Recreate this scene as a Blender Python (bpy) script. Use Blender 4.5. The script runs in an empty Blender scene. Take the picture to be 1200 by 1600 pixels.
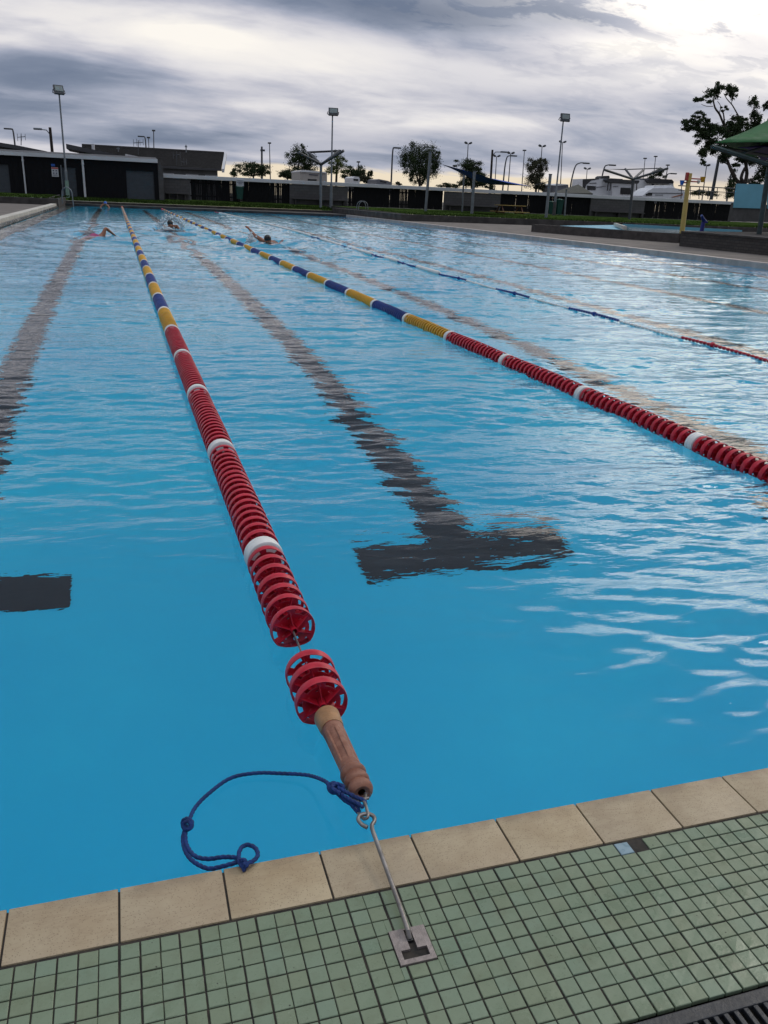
import bpy, bmesh, math, random
import numpy as np
from mathutils import Vector, Matrix
random.seed(7); rng = np.random.default_rng(11)
C = bpy.context.scene.collection
sc = bpy.context.scene
rad = math.radians
# ------------------------------------------------------------------ camera
FPX, PITCH, ROLL, YAW, H = 1297.24, 20.596, 2.478, 17.725, 1.15
_y, _p, _r = rad(YAW), rad(PITCH), rad(ROLL)
FWD = Vector((math.sin(_y)*math.cos(_p), math.cos(_y)*math.cos(_p), -math.sin(_p)))
_rt = Vector((math.cos(_y), -math.sin(_y), 0)); _up = _rt.cross(FWD)
RT = _rt*math.cos(_r)+_up*math.sin(_r); UP = -_rt*math.sin(_r)+_up*math.cos(_r)
cam_d = bpy.data.cameras.new('camera'); cam = bpy.data.objects.new('camera', cam_d); C.objects.link(cam)
cam_d.sensor_fit = 'VERTICAL'; cam_d.sensor_height = 36; cam_d.lens = 36*FPX/1600
cam_d.clip_start = 0.05; cam_d.clip_end = 9000
M = Matrix(((RT.x, UP.x, -FWD.x, 0), (RT.y, UP.y, -FWD.y, 0), (RT.z, UP.z, -FWD.z, H), (0, 0, 0, 1)))
cam.matrix_world = M; sc.camera = cam
def ray(px, py): return FWD + RT*((px-600)/FPX) - UP*((py-800)/FPX)
def at(px, py, Y):
    d = ray(px, py); t = Y/d.y
    return Vector((d.x*t, Y, H+d.z*t))
def gnd(px, py, z=0.0):
    d = ray(px, py); t = (z-H)/d.z
    return Vector((d.x*t, d.y*t, z))
def mpp(Y): return Y/FPX/0.93          # metres per photo pixel at a depth
# ------------------------------------------------------------------ view, world, sun
sc.view_settings.view_transform = 'Standard'; sc.view_settings.look = 'None'
sc.view_settings.gamma = 1; sc.view_settings.use_curve_mapping = False; sc.view_settings.exposure = 0.0
sc.cycles.use_denoising = True; sc.cycles.max_bounces = 10; sc.cycles.transparent_max_bounces = 16
sc.cycles.caustics_refractive = True; sc.cycles.caustics_reflective = False; sc.cycles.sample_clamp_indirect = 6
SUN_AZ, SUN_EL = 66, 42
def aed(az, el): return (math.sin(rad(az))*math.cos(rad(el)), math.cos(rad(az))*math.cos(rad(el)), math.sin(rad(el)))
class NT:
    def __init__(s, nt): s.nt = nt; s.n = nt.nodes; s.l = nt.links; s.n.clear()
    def new(s, t, **k):
        o = s.n.new(t)
        for a, b in k.items(): setattr(o, a, b)
        return o
    def put(s, sock, v):
        if isinstance(v, bpy.types.NodeSocket): s.l.new(v, sock)
        elif v is not None:
            if hasattr(sock.default_value, '__len__') and isinstance(v, (tuple, list)) and len(sock.default_value) == 4 and len(v) == 3: v = (*v, 1)
            sock.default_value = v
    def math(s, op, a, b=None, c=None, clamp=False):
        o = s.new('ShaderNodeMath', operation=op, use_clamp=clamp)
        for i, v in enumerate((a, b, c)): s.put(o.inputs[i], v)
        return o.outputs[0]
    def vmath(s, op, a, b=None):
        o = s.new('ShaderNodeVectorMath', operation=op); s.put(o.inputs[0], a)
        if b is not None: s.put(o.inputs[1], b)
        return o.outputs['Value'] if op in ('DOT_PRODUCT', 'LENGTH') else o.outputs[0]
    def mix(s, f, a, b, bt='MIX'):
        o = s.new('ShaderNodeMix', data_type='RGBA', blend_type=bt); s.put(o.inputs[0], f); s.put(o.inputs[6], a); s.put(o.inputs[7], b)
        return o.outputs[2]
    def rng(s, v, a, b, c=0.0, d=1.0, smooth=True):
        o = s.new('ShaderNodeMapRange', interpolation_type='SMOOTHSTEP' if smooth else 'LINEAR')
        for i, x in enumerate((v, a, b, c, d)): s.put(o.inputs[i], x)
        return o.outputs[0]
    def noise(s, vec, scale, det=4, rough=.5, dist=0.0):
        o = s.new('ShaderNodeTexNoise'); s.put(o.inputs['Vector'], vec); s.put(o.inputs['Scale'], scale)
        s.put(o.inputs['Detail'], det); s.put(o.inputs['Roughness'], rough); s.put(o.inputs['Distortion'], dist)
        return o.outputs['Fac']
    def mapping(s, vec, loc=(0, 0, 0), rot=(0, 0, 0), scale=(1, 1, 1)):
        o = s.new('ShaderNodeMapping'); s.put(o.inputs[0], vec); s.put(o.inputs[1], loc); s.put(o.inputs[2], rot); s.put(o.inputs[3], scale)
        return o.outputs[0]
world = bpy.data.worlds.new("World"); sc.world = world; world.use_nodes = True
W = NT(world.node_tree)
dirv = W.new('ShaderNodeTexCoord').outputs['Generated']
dirn = W.vmath('NORMALIZE', dirv)
sep = W.new('ShaderNodeSeparateXYZ'); W.put(sep.inputs[0], dirn); dx, dy, dz = sep.outputs
zc = W.math('MAXIMUM', dz, 0.0)
den = W.math('ADD', zc, 0.20)
cv = W.new('ShaderNodeCombineXYZ'); W.put(cv.inputs[0], W.math('DIVIDE', dx, den)); W.put(cv.inputs[1], W.math('DIVIDE', dy, den))
pv = cv.outputs[0]
def lobe(az, el, inner, outer):          # soft disc of directions, degrees
    dp = W.vmath('DOT_PRODUCT', dirn, aed(az, el))
    return W.rng(dp, math.cos(rad(outer)), math.cos(rad(inner)))
def elobe(az, el, wa, we):               # soft ellipse of directions
    azn = W.math('ARCTAN2', dx, dy); eln = W.math('ARCSINE', dz)
    a = W.math('DIVIDE', W.math('SUBTRACT', azn, rad(az)), rad(wa)); e = W.math('DIVIDE', W.math('SUBTRACT', eln, rad(el)), rad(we))
    r = W.math('ADD', W.math('MULTIPLY', a, a), W.math('MULTIPLY', e, e))
    return W.math('EXPONENT', W.math('MULTIPLY', r, -1.0))
n1 = W.noise(W.mapping(pv, loc=(3.1, 1.7, 0), rot=(0, 0, rad(-18)), scale=(.95, 1.5, 1)), 1.0, 7, .46, .5)
n2 = W.noise(W.mapping(pv, loc=(9.1, 4.2, 0), rot=(0, 0, rad(-8)), scale=(1.2, 2.3, 1)), 1.5, 7, .52, .5)
n3 = W.noise(W.mapping(pv, loc=(1, 7, 2), rot=(0, 0, rad(-14)), scale=(2.4, 3.7, 1)), 2.4, 6, .62, .4)
cl = W.math('ADD', W.math('MULTIPLY', n1, .58), W.math('ADD', W.math('MULTIPLY', n2, .32), W.math('MULTIPLY', n3, .10)))
cl = W.rng(cl, .33, .63, .22, .92)
def adj(v, f, k): return W.math('ADD', v, W.math('MULTIPLY', f, k))
# placed masses of this particular sky (azimuth, elevation, half widths)
for a_, e_, wa, we, k in ((5.5, 8.9, 4, 1.1, .42), (-6, 7.6, 6, 1.2, .1), (-2, 6.3, 8, 0.9, -.4), (3, 4.7, 9, 1.0, -.05), (-5, 4.4, 6, 1.3, -.35), (16, 10.9, 8, 1.2, -.75),
        (3, 2.9, 9, .7, -.55), (13, 6.2, 4, 2.2, .12), (24, 10.2, 7, 1.0, -.28), (20, 7.2, 6, .7, -.18), (26, 6.0, 9, .9, -.4), (24, 8.4, 6, .8, -.25), (22, 4.9, 9, .6, .3), (22, 3.9, 10, .7, -.3), (33, 3.9, 8, .5, .2), (31, 8.7, 6, .9, .3),
        (17, 3.0, 10, .8, -.3), (34, 11.3, 4, 1.1, .35), (40, 9.5, 5, 3.0, .3), (37, 11.3, 4, 1.3, .3), (15, 6.5, 12, 2.0, .12), (46, 19, 11, 5, .9)):
    cl = adj(cl, elobe(a_, e_, wa, we), k)
cl = W.rng(cl, -.25, 1.15, 0, 1, False)
ramp = W.new('ShaderNodeValToRGB'); W.put(ramp.inputs[0], cl); cr = ramp.color_ramp
cr.elements[0].position = 0; cr.elements[0].color = (.14, .18, .27, 1)
cr.elements[1].position = 1; cr.elements[1].color = (1.02, .97, .90, 1)
for p_, c_ in ((.22, (.215, .255, .35)), (.42, (.37, .40, .50)), (.6, (.57, .57, .64)), (.78, (.78, .76, .78))):
    e = cr.elements.new(p_); e.color = (*c_, 1)
col = ramp.outputs[0]
eln = W.math('ARCSINE', dz)
# clear cream band under the cloud sheet
band = W.math('SUBTRACT', 1.0, W.rng(W.math('ADD', eln, W.math('MULTIPLY', W.math('SUBTRACT', n3, .5), rad(.9))), rad(1.55), rad(1.95)))
azn = W.math('ARCTAN2', dx, dy)
band = W.math('MULTIPLY', band, W.rng(azn, rad(-4), rad(9)))
band = W.math('MULTIPLY', band, W.rng(azn, rad(28), rad(45), 1, .75))
col = W.mix(band, col, (.88, .76, .58))
lower = W.math('MULTIPLY', W.rng(eln, rad(3.2), rad(1.0)), W.rng(azn, rad(24), rad(32)))
col = W.mix(W.math('MULTIPLY', lower, .45), col, (.80, .66, .50))
# breaks with sunlit cloud
col = W.mix(W.math('MULTIPLY', W.math('MULTIPLY', elobe(35, 11.3, 5, 1.3), W.rng(n3, .44, .54)), .9), col, (1.15, 1.08, .95))
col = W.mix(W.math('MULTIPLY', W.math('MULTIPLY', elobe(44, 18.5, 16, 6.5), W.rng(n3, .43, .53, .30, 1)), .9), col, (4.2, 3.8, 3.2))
# the sheet overhead is thinner and brighter, darker behind the camera
els = W.math('SUBTRACT', eln, W.rng(azn, rad(22), rad(38), 0, rad(9)))
low = W.math('MULTIPLY', W.rng(els, rad(12), rad(19)), W.math('SUBTRACT', 1.0, W.rng(eln, rad(44), rad(60)))); col = W.mix(W.math('MULTIPLY', low, .95), col, (.12, .15, .215))
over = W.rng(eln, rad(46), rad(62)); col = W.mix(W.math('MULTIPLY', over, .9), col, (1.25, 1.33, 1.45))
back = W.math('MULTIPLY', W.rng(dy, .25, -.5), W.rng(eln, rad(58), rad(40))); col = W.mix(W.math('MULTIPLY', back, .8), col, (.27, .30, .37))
sky = W.new('ShaderNodeTexSky', sky_type='NISHITA', sun_disc=False, sun_elevation=rad(SUN_EL), sun_rotation=rad(SUN_AZ))
bg1 = W.new('ShaderNodeBackground'); W.put(bg1.inputs[0], sky.outputs[0]); bg1.inputs[1].default_value = .06
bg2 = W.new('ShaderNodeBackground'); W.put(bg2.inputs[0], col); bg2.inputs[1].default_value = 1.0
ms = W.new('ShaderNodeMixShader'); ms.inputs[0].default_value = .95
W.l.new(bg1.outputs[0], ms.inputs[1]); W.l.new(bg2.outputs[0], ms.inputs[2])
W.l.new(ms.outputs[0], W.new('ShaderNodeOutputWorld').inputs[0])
world.cycles.sampling_method = 'MANUAL'; world.cycles.sample_map_resolution = 1024
sd = bpy.data.lights.new('sun', 'SUN'); sd.energy = .7; sd.angle = rad(18); sd.color = (1, .93, .82)
so = bpy.data.objects.new('sun', sd); C.objects.link(so)
so.rotation_euler = Vector(aed(SUN_AZ, SUN_EL)).to_track_quat('Z', 'Y').to_euler()
# ------------------------------------------------------------------ materials
def newmat(name):
    m = bpy.data.materials.new(name); m.use_nodes = True; N = NT(m.node_tree)
    b = N.new('ShaderNodeBsdfPrincipled'); N.l.new(b.outputs[0], N.new('ShaderNodeOutputMaterial').inputs[0])
    return m, N, b
def pm(name, c, rough=.6, metal=0, var=.18, scale=6, bump=0, bscale=40, spec=.5, c2=None, stretch=(1, 1, 1)):
    m, N, b = newmat(name)
    oc = N.mapping(N.new('ShaderNodeTexCoord').outputs['Object'], scale=stretch)
    f = N.rng(N.noise(oc, scale, 6, .6), .3, .7)
    a = tuple(x*(1-var) for x in c); d = c2 or tuple(min(1, x*(1+var)) for x in c)
    N.put(b.inputs['Base Color'], N.mix(f, a, d))
    N.put(b.inputs['Roughness'], N.rng(N.noise(oc, scale*2.3, 3), .3, .7, max(0.02, rough-.08), min(1, rough+.08)))
    b.inputs['Metallic'].default_value = metal; b.inputs['Specular IOR Level'].default_value = spec
    if bump:
        bn = N.new('ShaderNodeBump'); bn.inputs['Strength'].default_value = bump; bn.inputs['Distance'].default_value = .01
        N.put(bn.inputs['Height'], N.noise(oc, bscale, 6, .65)); N.l.new(bn.outputs[0], b.inputs['Normal'])
    return m
mt = {}
mt['red'] = pm('red_plastic', (.50, .012, .032), .40, var=.2, scale=15, bump=.1, bscale=60)
mt['white'] = pm('white_plastic', (.78, .77, .74), .4, var=.08, scale=12)
mt['yellow'] = pm('yellow_plastic', (.68, .36, .02), .42, var=.12, scale=10)
mt['blue'] = pm('blue_plastic', (.006, .040, .23), .4, var=.2, scale=10)
mt['cable'] = pm('steel_cable', (.25, .25, .25), .45, 1)
mt['steel'] = pm('worn_stainless', (.27, .25, .235), .42, .85, var=.25, scale=30, bump=.12, bscale=160)
mt['plate'] = pm('cast_plate', (.29, .25, .235), .5, .4, var=.2, scale=60, bump=.3, bscale=300)
mt['slot'] = pm('dark_slot', (.012, .012, .014), .5, var=.3)
mt['terra'] = pm('faded_terracotta_plastic', (.25, .095, .055), .5, var=.16, scale=35, bump=.25, bscale=200, c2=(.33, .15, .095))
mt['collar'] = pm('ochre_collar_plastic', (.38, .20, .09), .5, var=.18, scale=35, bump=.25, bscale=200)
mt['terra_dark'] = pm('shadow_terracotta_groove', (.30, .085, .06), .55, var=.2, scale=40)
mt['bluerope'] = pm('blue_poly_rope', (.003, .035, .18), .5, var=.3, scale=60, bump=.6, bscale=500)
mt['stone'] = pm('sandstone_coping', (.46, .33, .20), .62, var=.0, scale=5)
mt['grate'] = pm('black_grate', (.025, .027, .032), .42, var=.3, scale=40, bump=.25, bscale=150)
mt['conc'] = pm('deck_concrete', (.15, .13, .115), .8, var=.22, scale=1.2, bump=.4, bscale=60)
mt['dconc'] = pm('dark_kerb_concrete', (.055, .05, .047), .85, var=.35, scale=2, bump=.4, bscale=30)
mt['curb'] = pm('pale_curb', (.55, .52, .46), .7, var=.15, scale=2, bump=.2, bscale=30)
mt['gutter'] = pm('wet_gutter', (.17, .17, .16), .25, var=.5, scale=1.8, stretch=(1, .3, 1))
mt['pinkline'] = pm('pale_pool_edge', (.48, .40, .36), .5, var=.2, scale=3)
mt['grass'] = pm('grass_bank', (.028, .055, .012), .9, var=.35, scale=.7, bump=.3, bscale=30, spec=0, c2=(.05, .082, .02))
mt['ground'] = pm('far_ground', (.09, .085, .075), .9, var=.3, scale=.05)
mt['black'] = pm('black_stained_boards', (.006, .006, .008), .7, spec=.2, var=.4, scale=3, stretch=(8, 8, .6))
mt['pal'] = pm('dark_paling', (.007, .007, .008), .8, spec=.2, var=.5, scale=4, stretch=(6, 6, .5))
mt['block'] = pm('grey_blockwork', (.085, .08, .08), .85, var=.2, scale=1.5, bump=.2, bscale=40)
mt['fascia'] = pm('white_fascia', (.66, .66, .68), .5, var=.08, scale=.5)
mt['door'] = pm('grey_roller_door', (.06, .07, .085), .5, var=.1)
mt['roofdark'] = pm('dark_tile_roof', (.011, .009, .009), .75, var=.25, scale=2, bump=.5, bscale=10)
mt['roofgrey'] = pm('weathered_iron_roof', (.07, .07, .075), .6, var=.15, scale=.5)
mt['wallgrey'] = pm('grey_weatherboard', (.16, .16, .16), .7, var=.15, scale=1)
mt['greenwall'] = pm('green_panel', (.05, .12, .02), .6)
mt['pole'] = pm('galvanised_pole', (.20, .22, .24), .5, .5, var=.12, scale=2)
mt['farpole'] = pm('dull_grey_pole', (.085, .09, .10), .6, .3, var=.1)
mt['wood'] = pm('dark_timber_pole', (.03, .022, .018), .85, var=.3, scale=3)
mt['palegreen'] = pm('pale_green_sleeve', (.22, .34, .28), .6)
mt['lamp'] = pm('lamp_housing', (.08, .085, .09), .4, .4)
mt['lens'] = pm('lamp_glass', (.30, .34, .33), .12, var=.1)
mt['sail'] = pm('blue_shade_cloth', (.018, .08, .40), .75, var=.15, scale=1.5)
mt['bin'] = pm('green_bin_plastic', (.006, .06, .045), .45, var=.15)
mt['sign'] = pm('white_sign_board', (.55, .55, .57), .5, var=.05)
mt['signred'] = pm('red_sign_band', (.45, .05, .04), .5)
mt['ink'] = pm('dark_sign_ink', (.06, .06, .10), .6)
mt['signblue'] = pm('blue_sign', (.02, .12, .5), .5)
mt['tableyellow'] = pm('yellow_timber', (.50, .36, .12), .6, var=.2, scale=3)
mt['brown'] = pm('brown_timber', (.09, .035, .02), .7)
mt['lblue'] = pm('pale_blue_paint', (.16, .42, .55), .6, var=.08, scale=.6)
mt['bluewater'] = pm('toddler_pool_paint', (.15, .42, .52), .5, var=.1)
mt['ygpost'] = pm('pale_yellow_post', (.62, .43, .13), .5, var=.12, scale=1)
mt['navy'] = pm('navy_paint', (.01, .02, .22), .4)
mt['canopyg'] = pm('green_canopy', (.010, .11, .022), .7, var=.15, scale=1.5)
mt['canopyp'] = pm('purple_canopy', (.05, .02, .16), .7)
mt['frame'] = pm('dark_green_steel', (.05, .075, .075), .5, .3)
mt['brickd'] = pm('dark_brick', (.07, .06, .055), .85, var=.3, scale=3, bump=.3, bscale=30)
mt['vwhite'] = pm('caravan_white', (.80, .80, .82), .35, var=.06, scale=1)
mt['vdark'] = pm('caravan_dark_trim', (.03, .03, .033), .35)
mt['glass'] = pm('dark_window_glass', (.01, .012, .016), .08, var=.1)
mt['vgrey'] = pm('caravan_grey_stripe', (.18, .18, .20), .4)
mt['orange'] = pm('orange_stripe', (.35, .10, .02), .4)
mt['cream'] = pm('cream_truck_box', (.48, .44, .40), .5, var=.08)
mt['tarp'] = pm('grey_green_canvas', (.09, .09, .075), .85, var=.15)
mt['bark'] = pm('tree_bark', (.055, .042, .034), .9, var=.35, scale=5, bump=.6, bscale=20)
mt['skin'] = pm('brown_skin', (.26, .10, .05), .4, var=.12, scale=15)
mt['hair'] = pm('black_wet_hair', (.008, .007, .007), .3)
mt['pink'] = pm('pink_swimsuit', (.30, .03, .14), .5)
mt['navysuit'] = pm('navy_swimsuit', (.012, .015, .05), .5)
mt['capblue'] = pm('blue_swim_cap', (.03, .15, .6), .4)
mt['oddtile'] = pm('odd_blue_tile', (.24, .34, .39), .3, var=.08, scale=30)
mt['rubble'] = pm('broken_mortar', (.05, .05, .045), .95, var=.6, scale=220, bump=1, bscale=300)
def bvec(N, oc):
    s_ = N.new('ShaderNodeSeparateXYZ'); N.put(s_.inputs[0], oc); c_ = N.new('ShaderNodeCombineXYZ'); N.put(c_.inputs[0], N.math('ADD', s_.outputs[0], s_.outputs[1])); N.put(c_.inputs[1], s_.outputs[2]); return c_.outputs[0]
def leafmat(name, c1, c2):
    m, N, b = newmat(name)
    oc = N.new('ShaderNodeTexCoord').outputs['Object']
    f = N.rng(N.noise(oc, 1.1, 4, .6), .35, .65); g = N.new('ShaderNodeNewGeometry').outputs['Random Per Island']
    N.put(b.inputs['Base Color'], N.mix(N.math('MULTIPLY', N.math('ADD', f, g), .5), c1, c2)); b.inputs['Roughness'].default_value = .75
    b.inputs['Specular IOR Level'].default_value = .25
    return m
mt['leaf'] = leafmat('dark_leaves', (.018, .032, .014), (.05, .075, .025))
mt['leafl'] = leafmat('light_leaves', (.06, .09, .02), (.14, .17, .05))
mt['leafb'] = leafmat('brown_green_leaves', (.035, .04, .022), (.08, .08, .045))
# ------------------------------------------------------------------ mesh builder
def wl(o):
    v = Vector((0, 0, 0))
    while o: v += o.location; o = o.parent
    return v
class MB:
    def __init__(s): s.v = []; s.f = []; s.m = []
    def add(s, vs, fs, m=0):
        k = len(s.v); s.v += [tuple(v) for v in vs]; s.f += [tuple(i+k for i in f) for f in fs]; s.m += [m]*len(fs); return s
    def box(s, c, d, rz=0.0, m=0, bev=0.0, rot=None):
        x, y, z = (q/2 for q in d); c = Vector(c); R = rot or Matrix.Rotation(rz, 3, 'Z')
        if bev <= 0:
            vs = [c+R@Vector((sx*x, sy*y, sz*z)) for sz in (-1, 1) for sx, sy in ((-1, -1), (1, -1), (1, 1), (-1, 1))]
            return s.add(vs, [(3, 2, 1, 0), (4, 5, 6, 7), (0, 1, 5, 4), (1, 2, 6, 5), (2, 3, 7, 6), (3, 0, 4, 7)], m)
        bm = bmesh.new(); bmesh.ops.create_cube(bm, size=1)
        for v in bm.verts: v.co = Vector((v.co.x*2*x, v.co.y*2*y, v.co.z*2*z))
        bmesh.ops.bevel(bm, geom=bm.edges[:], offset=min(bev, x*.9, y*.9, z*.9), segments=2, affect='EDGES', profile=.6)
        bm.verts.index_update(); vs = [c+R@v.co for v in bm.verts]; fs = [[v.index for v in f.verts] for f in bm.faces]; bm.free()
        return s.add(vs, fs, m)
    def quad(s, a, b, c, d, m=0): return s.add([a, b, c, d], [(0, 1, 2, 3)], m)
    def slab(s, pts, thick, m=0):        # polygon extruded by a vector
        t = Vector(thick); n = len(pts); vs = [Vector(p) for p in pts]+[Vector(p)+t for p in pts]
        return s.add(vs, [tuple(range(n-1, -1, -1)), tuple(range(n, 2*n))]+[(i, (i+1) % n, n+(i+1) % n, n+i) for i in range(n)], m)
    def tube(s, pts, r, n=8, m=0, cap=True, closed=False, prof=None, twist=0.0):
        pts = [Vector(p) for p in pts]; L = len(pts); rs = r if isinstance(r, (list, tuple)) else [r]*L
        up = None; rings = []; ang = 0
        for i, p in enumerate(pts):
            a = pts[(i-1) % L] if (closed or i > 0) else p; b = pts[(i+1) % L] if (closed or i < L-1) else p
            t = (b-a).normalized()
            if up is None: up = t.orthogonal().normalized()
            u = (up-t*up.dot(t)).normalized(); up = u; w = t.cross(u)
            if i > 0: ang += twist*(p-pts[i-1]).length
            ring = []
            for k in range(n):
                th = 2*math.pi*k/n; q = rs[i]*(prof(th) if prof else 1)
                ring.append(p+(u*math.cos(th+ang)+w*math.sin(th+ang))*q)
            rings.append(ring)
        vs = [v for g in rings for v in g]; fs = []
        for i in range(L if closed else L-1):
            j = (i+1) % L
            fs += [(i*n+k, i*n+(k+1) % n, j*n+(k+1) % n, j*n+k) for k in range(n)]
        if cap and not closed: fs += [tuple(range(n-1, -1, -1)), tuple((L-1)*n+k for k in range(n))]
        return s.add(vs, fs, m)
    def lathe(s, o, ax, prof, n=24, m=0, rfun=None):   # prof: (distance along axis, radius)
        o = Vector(o); ax = Vector(ax).normalized(); u = ax.orthogonal().normalized(); w = ax.cross(u); vs = []
        for t, r in prof:
            for k in range(n):
                th = 2*math.pi*k/n; q = r*(rfun(t, th) if rfun else 1); vs.append(o+ax*t+(u*math.cos(th)+w*math.sin(th))*q)
        L = len(prof); fs = [(i*n+k, i*n+(k+1) % n, (i+1)*n+(k+1) % n, (i+1)*n+k) for i in range(L-1) for k in range(n)]
        return s.add(vs, fs, m)
    def blob(s, c, r, m=0, seg=8, rings=6, jit=0.0):
        c = Vector(c); r = (r, r, r) if not isinstance(r, (tuple, list)) else r; vs = [c+Vector((0, 0, r[2]))]
        for i in range(1, rings):
            ph = math.pi*i/rings
            for k in range(seg):
                th = 2*math.pi*k/seg; j = 1+random.uniform(-jit, jit)
                vs.append(c+Vector((r[0]*math.sin(ph)*math.cos(th)*j, r[1]*math.sin(ph)*math.sin(th)*j, r[2]*math.cos(ph)*j)))
        vs.append(c-Vector((0, 0, r[2]))); fs = [(0, 1+k, 1+(k+1) % seg) for k in range(seg)]
        for i in range(rings-2):
            a = 1+i*seg; b = a+seg; fs += [(a+k, b+k, b+(k+1) % seg, a+(k+1) % seg) for k in range(seg)]
        a = 1+(rings-2)*seg; fs += [(a+(k+1) % seg, a+k, len(vs)-1) for k in range(seg)]
        return s.add(vs, fs, m)
    def build(s, name, mats, parent=None, loc=None, smooth=False):
        me = bpy.data.meshes.new(name); o = bpy.data.objects.new(name, me); C.objects.link(o)
        if parent: o.parent = parent
        org = wl(parent) if parent else Vector(loc or (0, 0, 0))
        if not parent: o.location = org
        me.from_pydata([tuple(Vector(v)-org) for v in s.v], [], s.f)
        for q in (mats if isinstance(mats, (list, tuple)) else [mats]): me.materials.append(mt[q] if isinstance(q, str) else q)
        if any(s.m): me.polygons.foreach_set('material_index', s.m)
        if smooth:
            me.polygons.foreach_set('use_smooth', [True]*len(me.polygons)); 
            try: me.set_sharp_from_angle(angle=rad(42))
            except Exception: pass
        me.update(); return o
def tag(o, label=None, cat=None, group=None, kind=None):
    if label: o['label'] = label
    if cat: o['category'] = cat
    if group: o['group'] = group
    if kind: o['kind'] = kind
    return o
def empty(name, loc, label, cat, group=None):
    o = bpy.data.objects.new(name, None); C.objects.link(o); o.location = loc; o.empty_display_size = .1
    return tag(o, label, cat, group)
def copy_tree(o, parent=None):
    c = o.copy(); C.objects.link(c)
    if parent: c.parent = parent
    for ch in [q for q in bpy.data.objects if q.parent == o]: copy_tree(ch, c)
    return c
def spline(P, n):          # catmull-rom through points
    P = [Vector(p) for p in P]; out = []
    for i in range(len(P)-1):
        a, b, c, d = P[max(i-1, 0)], P[i], P[i+1], P[min(i+2, len(P)-1)]
        for k in range(n):
            t = k/n; out.append(.5*((2*b)+(c-a)*t+(2*a-5*b+4*c-d)*t*t+(3*b-a-3*c+d)*t**3))
    return out+[P[-1]]
# ------------------------------------------------------------------ setting: pool basin
XL, XR, Y0, DEP = -2.62, 14.75, 1.205, 1.40
YE = lambda x: 61.3-(x+3)*.22
WZ = -.035
wm, N, b = newmat('pool_basin_paint')
oc = N.new('ShaderNodeTexCoord').outputs['Object']
N.put(b.inputs['Base Color'], N.mix(N.rng(N.noise(oc, .35, 5, .6), .35, .65), (.003, .52, .85), (.010, .61, .91))); b.inputs['Roughness'].default_value = .6
mt['basin'] = wm
B = MB()
fl = [(XL-.5, Y0, -DEP), (XR, Y0, -DEP), (XR, YE(XR), -DEP), (XL-.5, YE(XL), -DEP)]; tp = [(x, y, -.048) for i, (x, y, z) in enumerate(fl)]
B.quad(*fl); 
for i in range(4): B.quad(fl[i], fl[(i+1) % 4], tp[(i+1) % 4], tp[i])
tag(B.build('pool_basin', 'basin'), kind='structure')
mt['line'] = pm('charcoal_lane_tiles', (.006, .008, .011), .6, var=.25, scale=3)
lm = MB(); LC = [-.90, 1.66, 4.16, 6.65, 9.1, 11.6, 13.9]
for x in LC:
    lm.box((x, (4.0+56.5)/2-.1, -DEP+.004), (.26, 52.9, .004)); lm.box((x, 3.78, -DEP+.0042), (1.16, .31, .004)); lm.box((x, 56.6, -DEP+.0042), (1.16, .31, .004))
tag(lm.build('lane_line_marking', 'line'), kind='structure')
# ------------------------------------------------------------------ setting: water
def waves(X, Y):
    r = np.random.default_rng(5); Z = np.zeros_like(X)
    calm = np.clip((Y-1.78+1.0*np.clip(X-.40, -.6, 3))/1.5, 0, 1); calm = calm*calm*(3-2*calm)
    calm = .10+.90*calm
    rightside = .72+.55*np.clip((X-.7)/1.6, 0, 1)
    farcalm = np.interp(Y, [0, 5, 12, 20, 30, 62], [1, .8, .9, 1.1, 1.1, .8])
    far = np.clip((Y-25)/30, 0, 1)
    # slow modulation so that ripples come in patches
    mod = np.zeros_like(X)
    for k in range(9):
        a = r.uniform(0, 2*np.pi); l = r.uniform(1.2, 4.5); mod += np.sin(2*np.pi*(X*np.cos(a)*.6+Y*np.sin(a))/l+r.uniform(0, 6.28))
    mod = np.clip(.95+.17*mod, .35, 1.7)
    N_ = 150
    for k in range(N_):
        lam = .06*(1.6/.06)**(((k+r.uniform())/N_)**1.35)
        iso = k % 6 == 0
        a = r.uniform(0, np.pi) if iso else r.normal(np.pi/2-.10, .33)
        slope = .0205*(.45 if iso else 1)*(1.0 if lam < .18 else (.18/lam)**.8)
        amp = slope*lam/(2*np.pi)*(mod if lam < .5 else 1)
        kx, ky = 2*np.pi/lam*np.cos(a), 2*np.pi/lam*np.sin(a)
        ph = kx*X+ky*Y+r.uniform(0, 6.28)+1.1*np.sin(1.9*X+1.6*Y*.7+k)
        Z += amp*np.sin(ph)
    return Z*calm*rightside*farcalm
ys = [Y0]; 
while ys[-1] < 61.6: ys.append(ys[-1]+max(.017, .0048*ys[-1]))
ys = np.array(ys)
xs = [XL-.45]
while xs[-1] < XR: xs.append(xs[-1]+(.03 if xs[-1] < -.9 else .019 if xs[-1] < 3.2 else min(.06, .019+.008*(xs[-1]-3.2))))
xs = np.array(xs); xs[-1] = XR
X, Y = np.meshgrid(xs, ys)
yend = 61.3-(X+3)*.22; Ym = Y0+(Y-Y0)/(ys[-1]-Y0)*(yend-Y0)
Zw = waves(X, Ym)+WZ
for sx_, sy_, r_ in ((-.45, 23.5, 2.2), (1.64, 28.6, 3), (3.57, 21.9, 2.2)):
    d_ = np.hypot((X-sx_), (Ym-sy_)*.5); Zw += .05*np.exp(-(d_/r_)**2)*np.sin(d_*7)
nx, ny = len(xs), len(ys)
me = bpy.data.meshes.new('pool_water'); me.vertices.add(nx*ny)
me.vertices.foreach_set('co', np.stack([X, Ym, Zw], -1).astype(np.float32).ravel())
ii, jj = np.meshgrid(np.arange(nx-1), np.arange(ny-1)); a0 = (jj*nx+ii).ravel()
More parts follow.
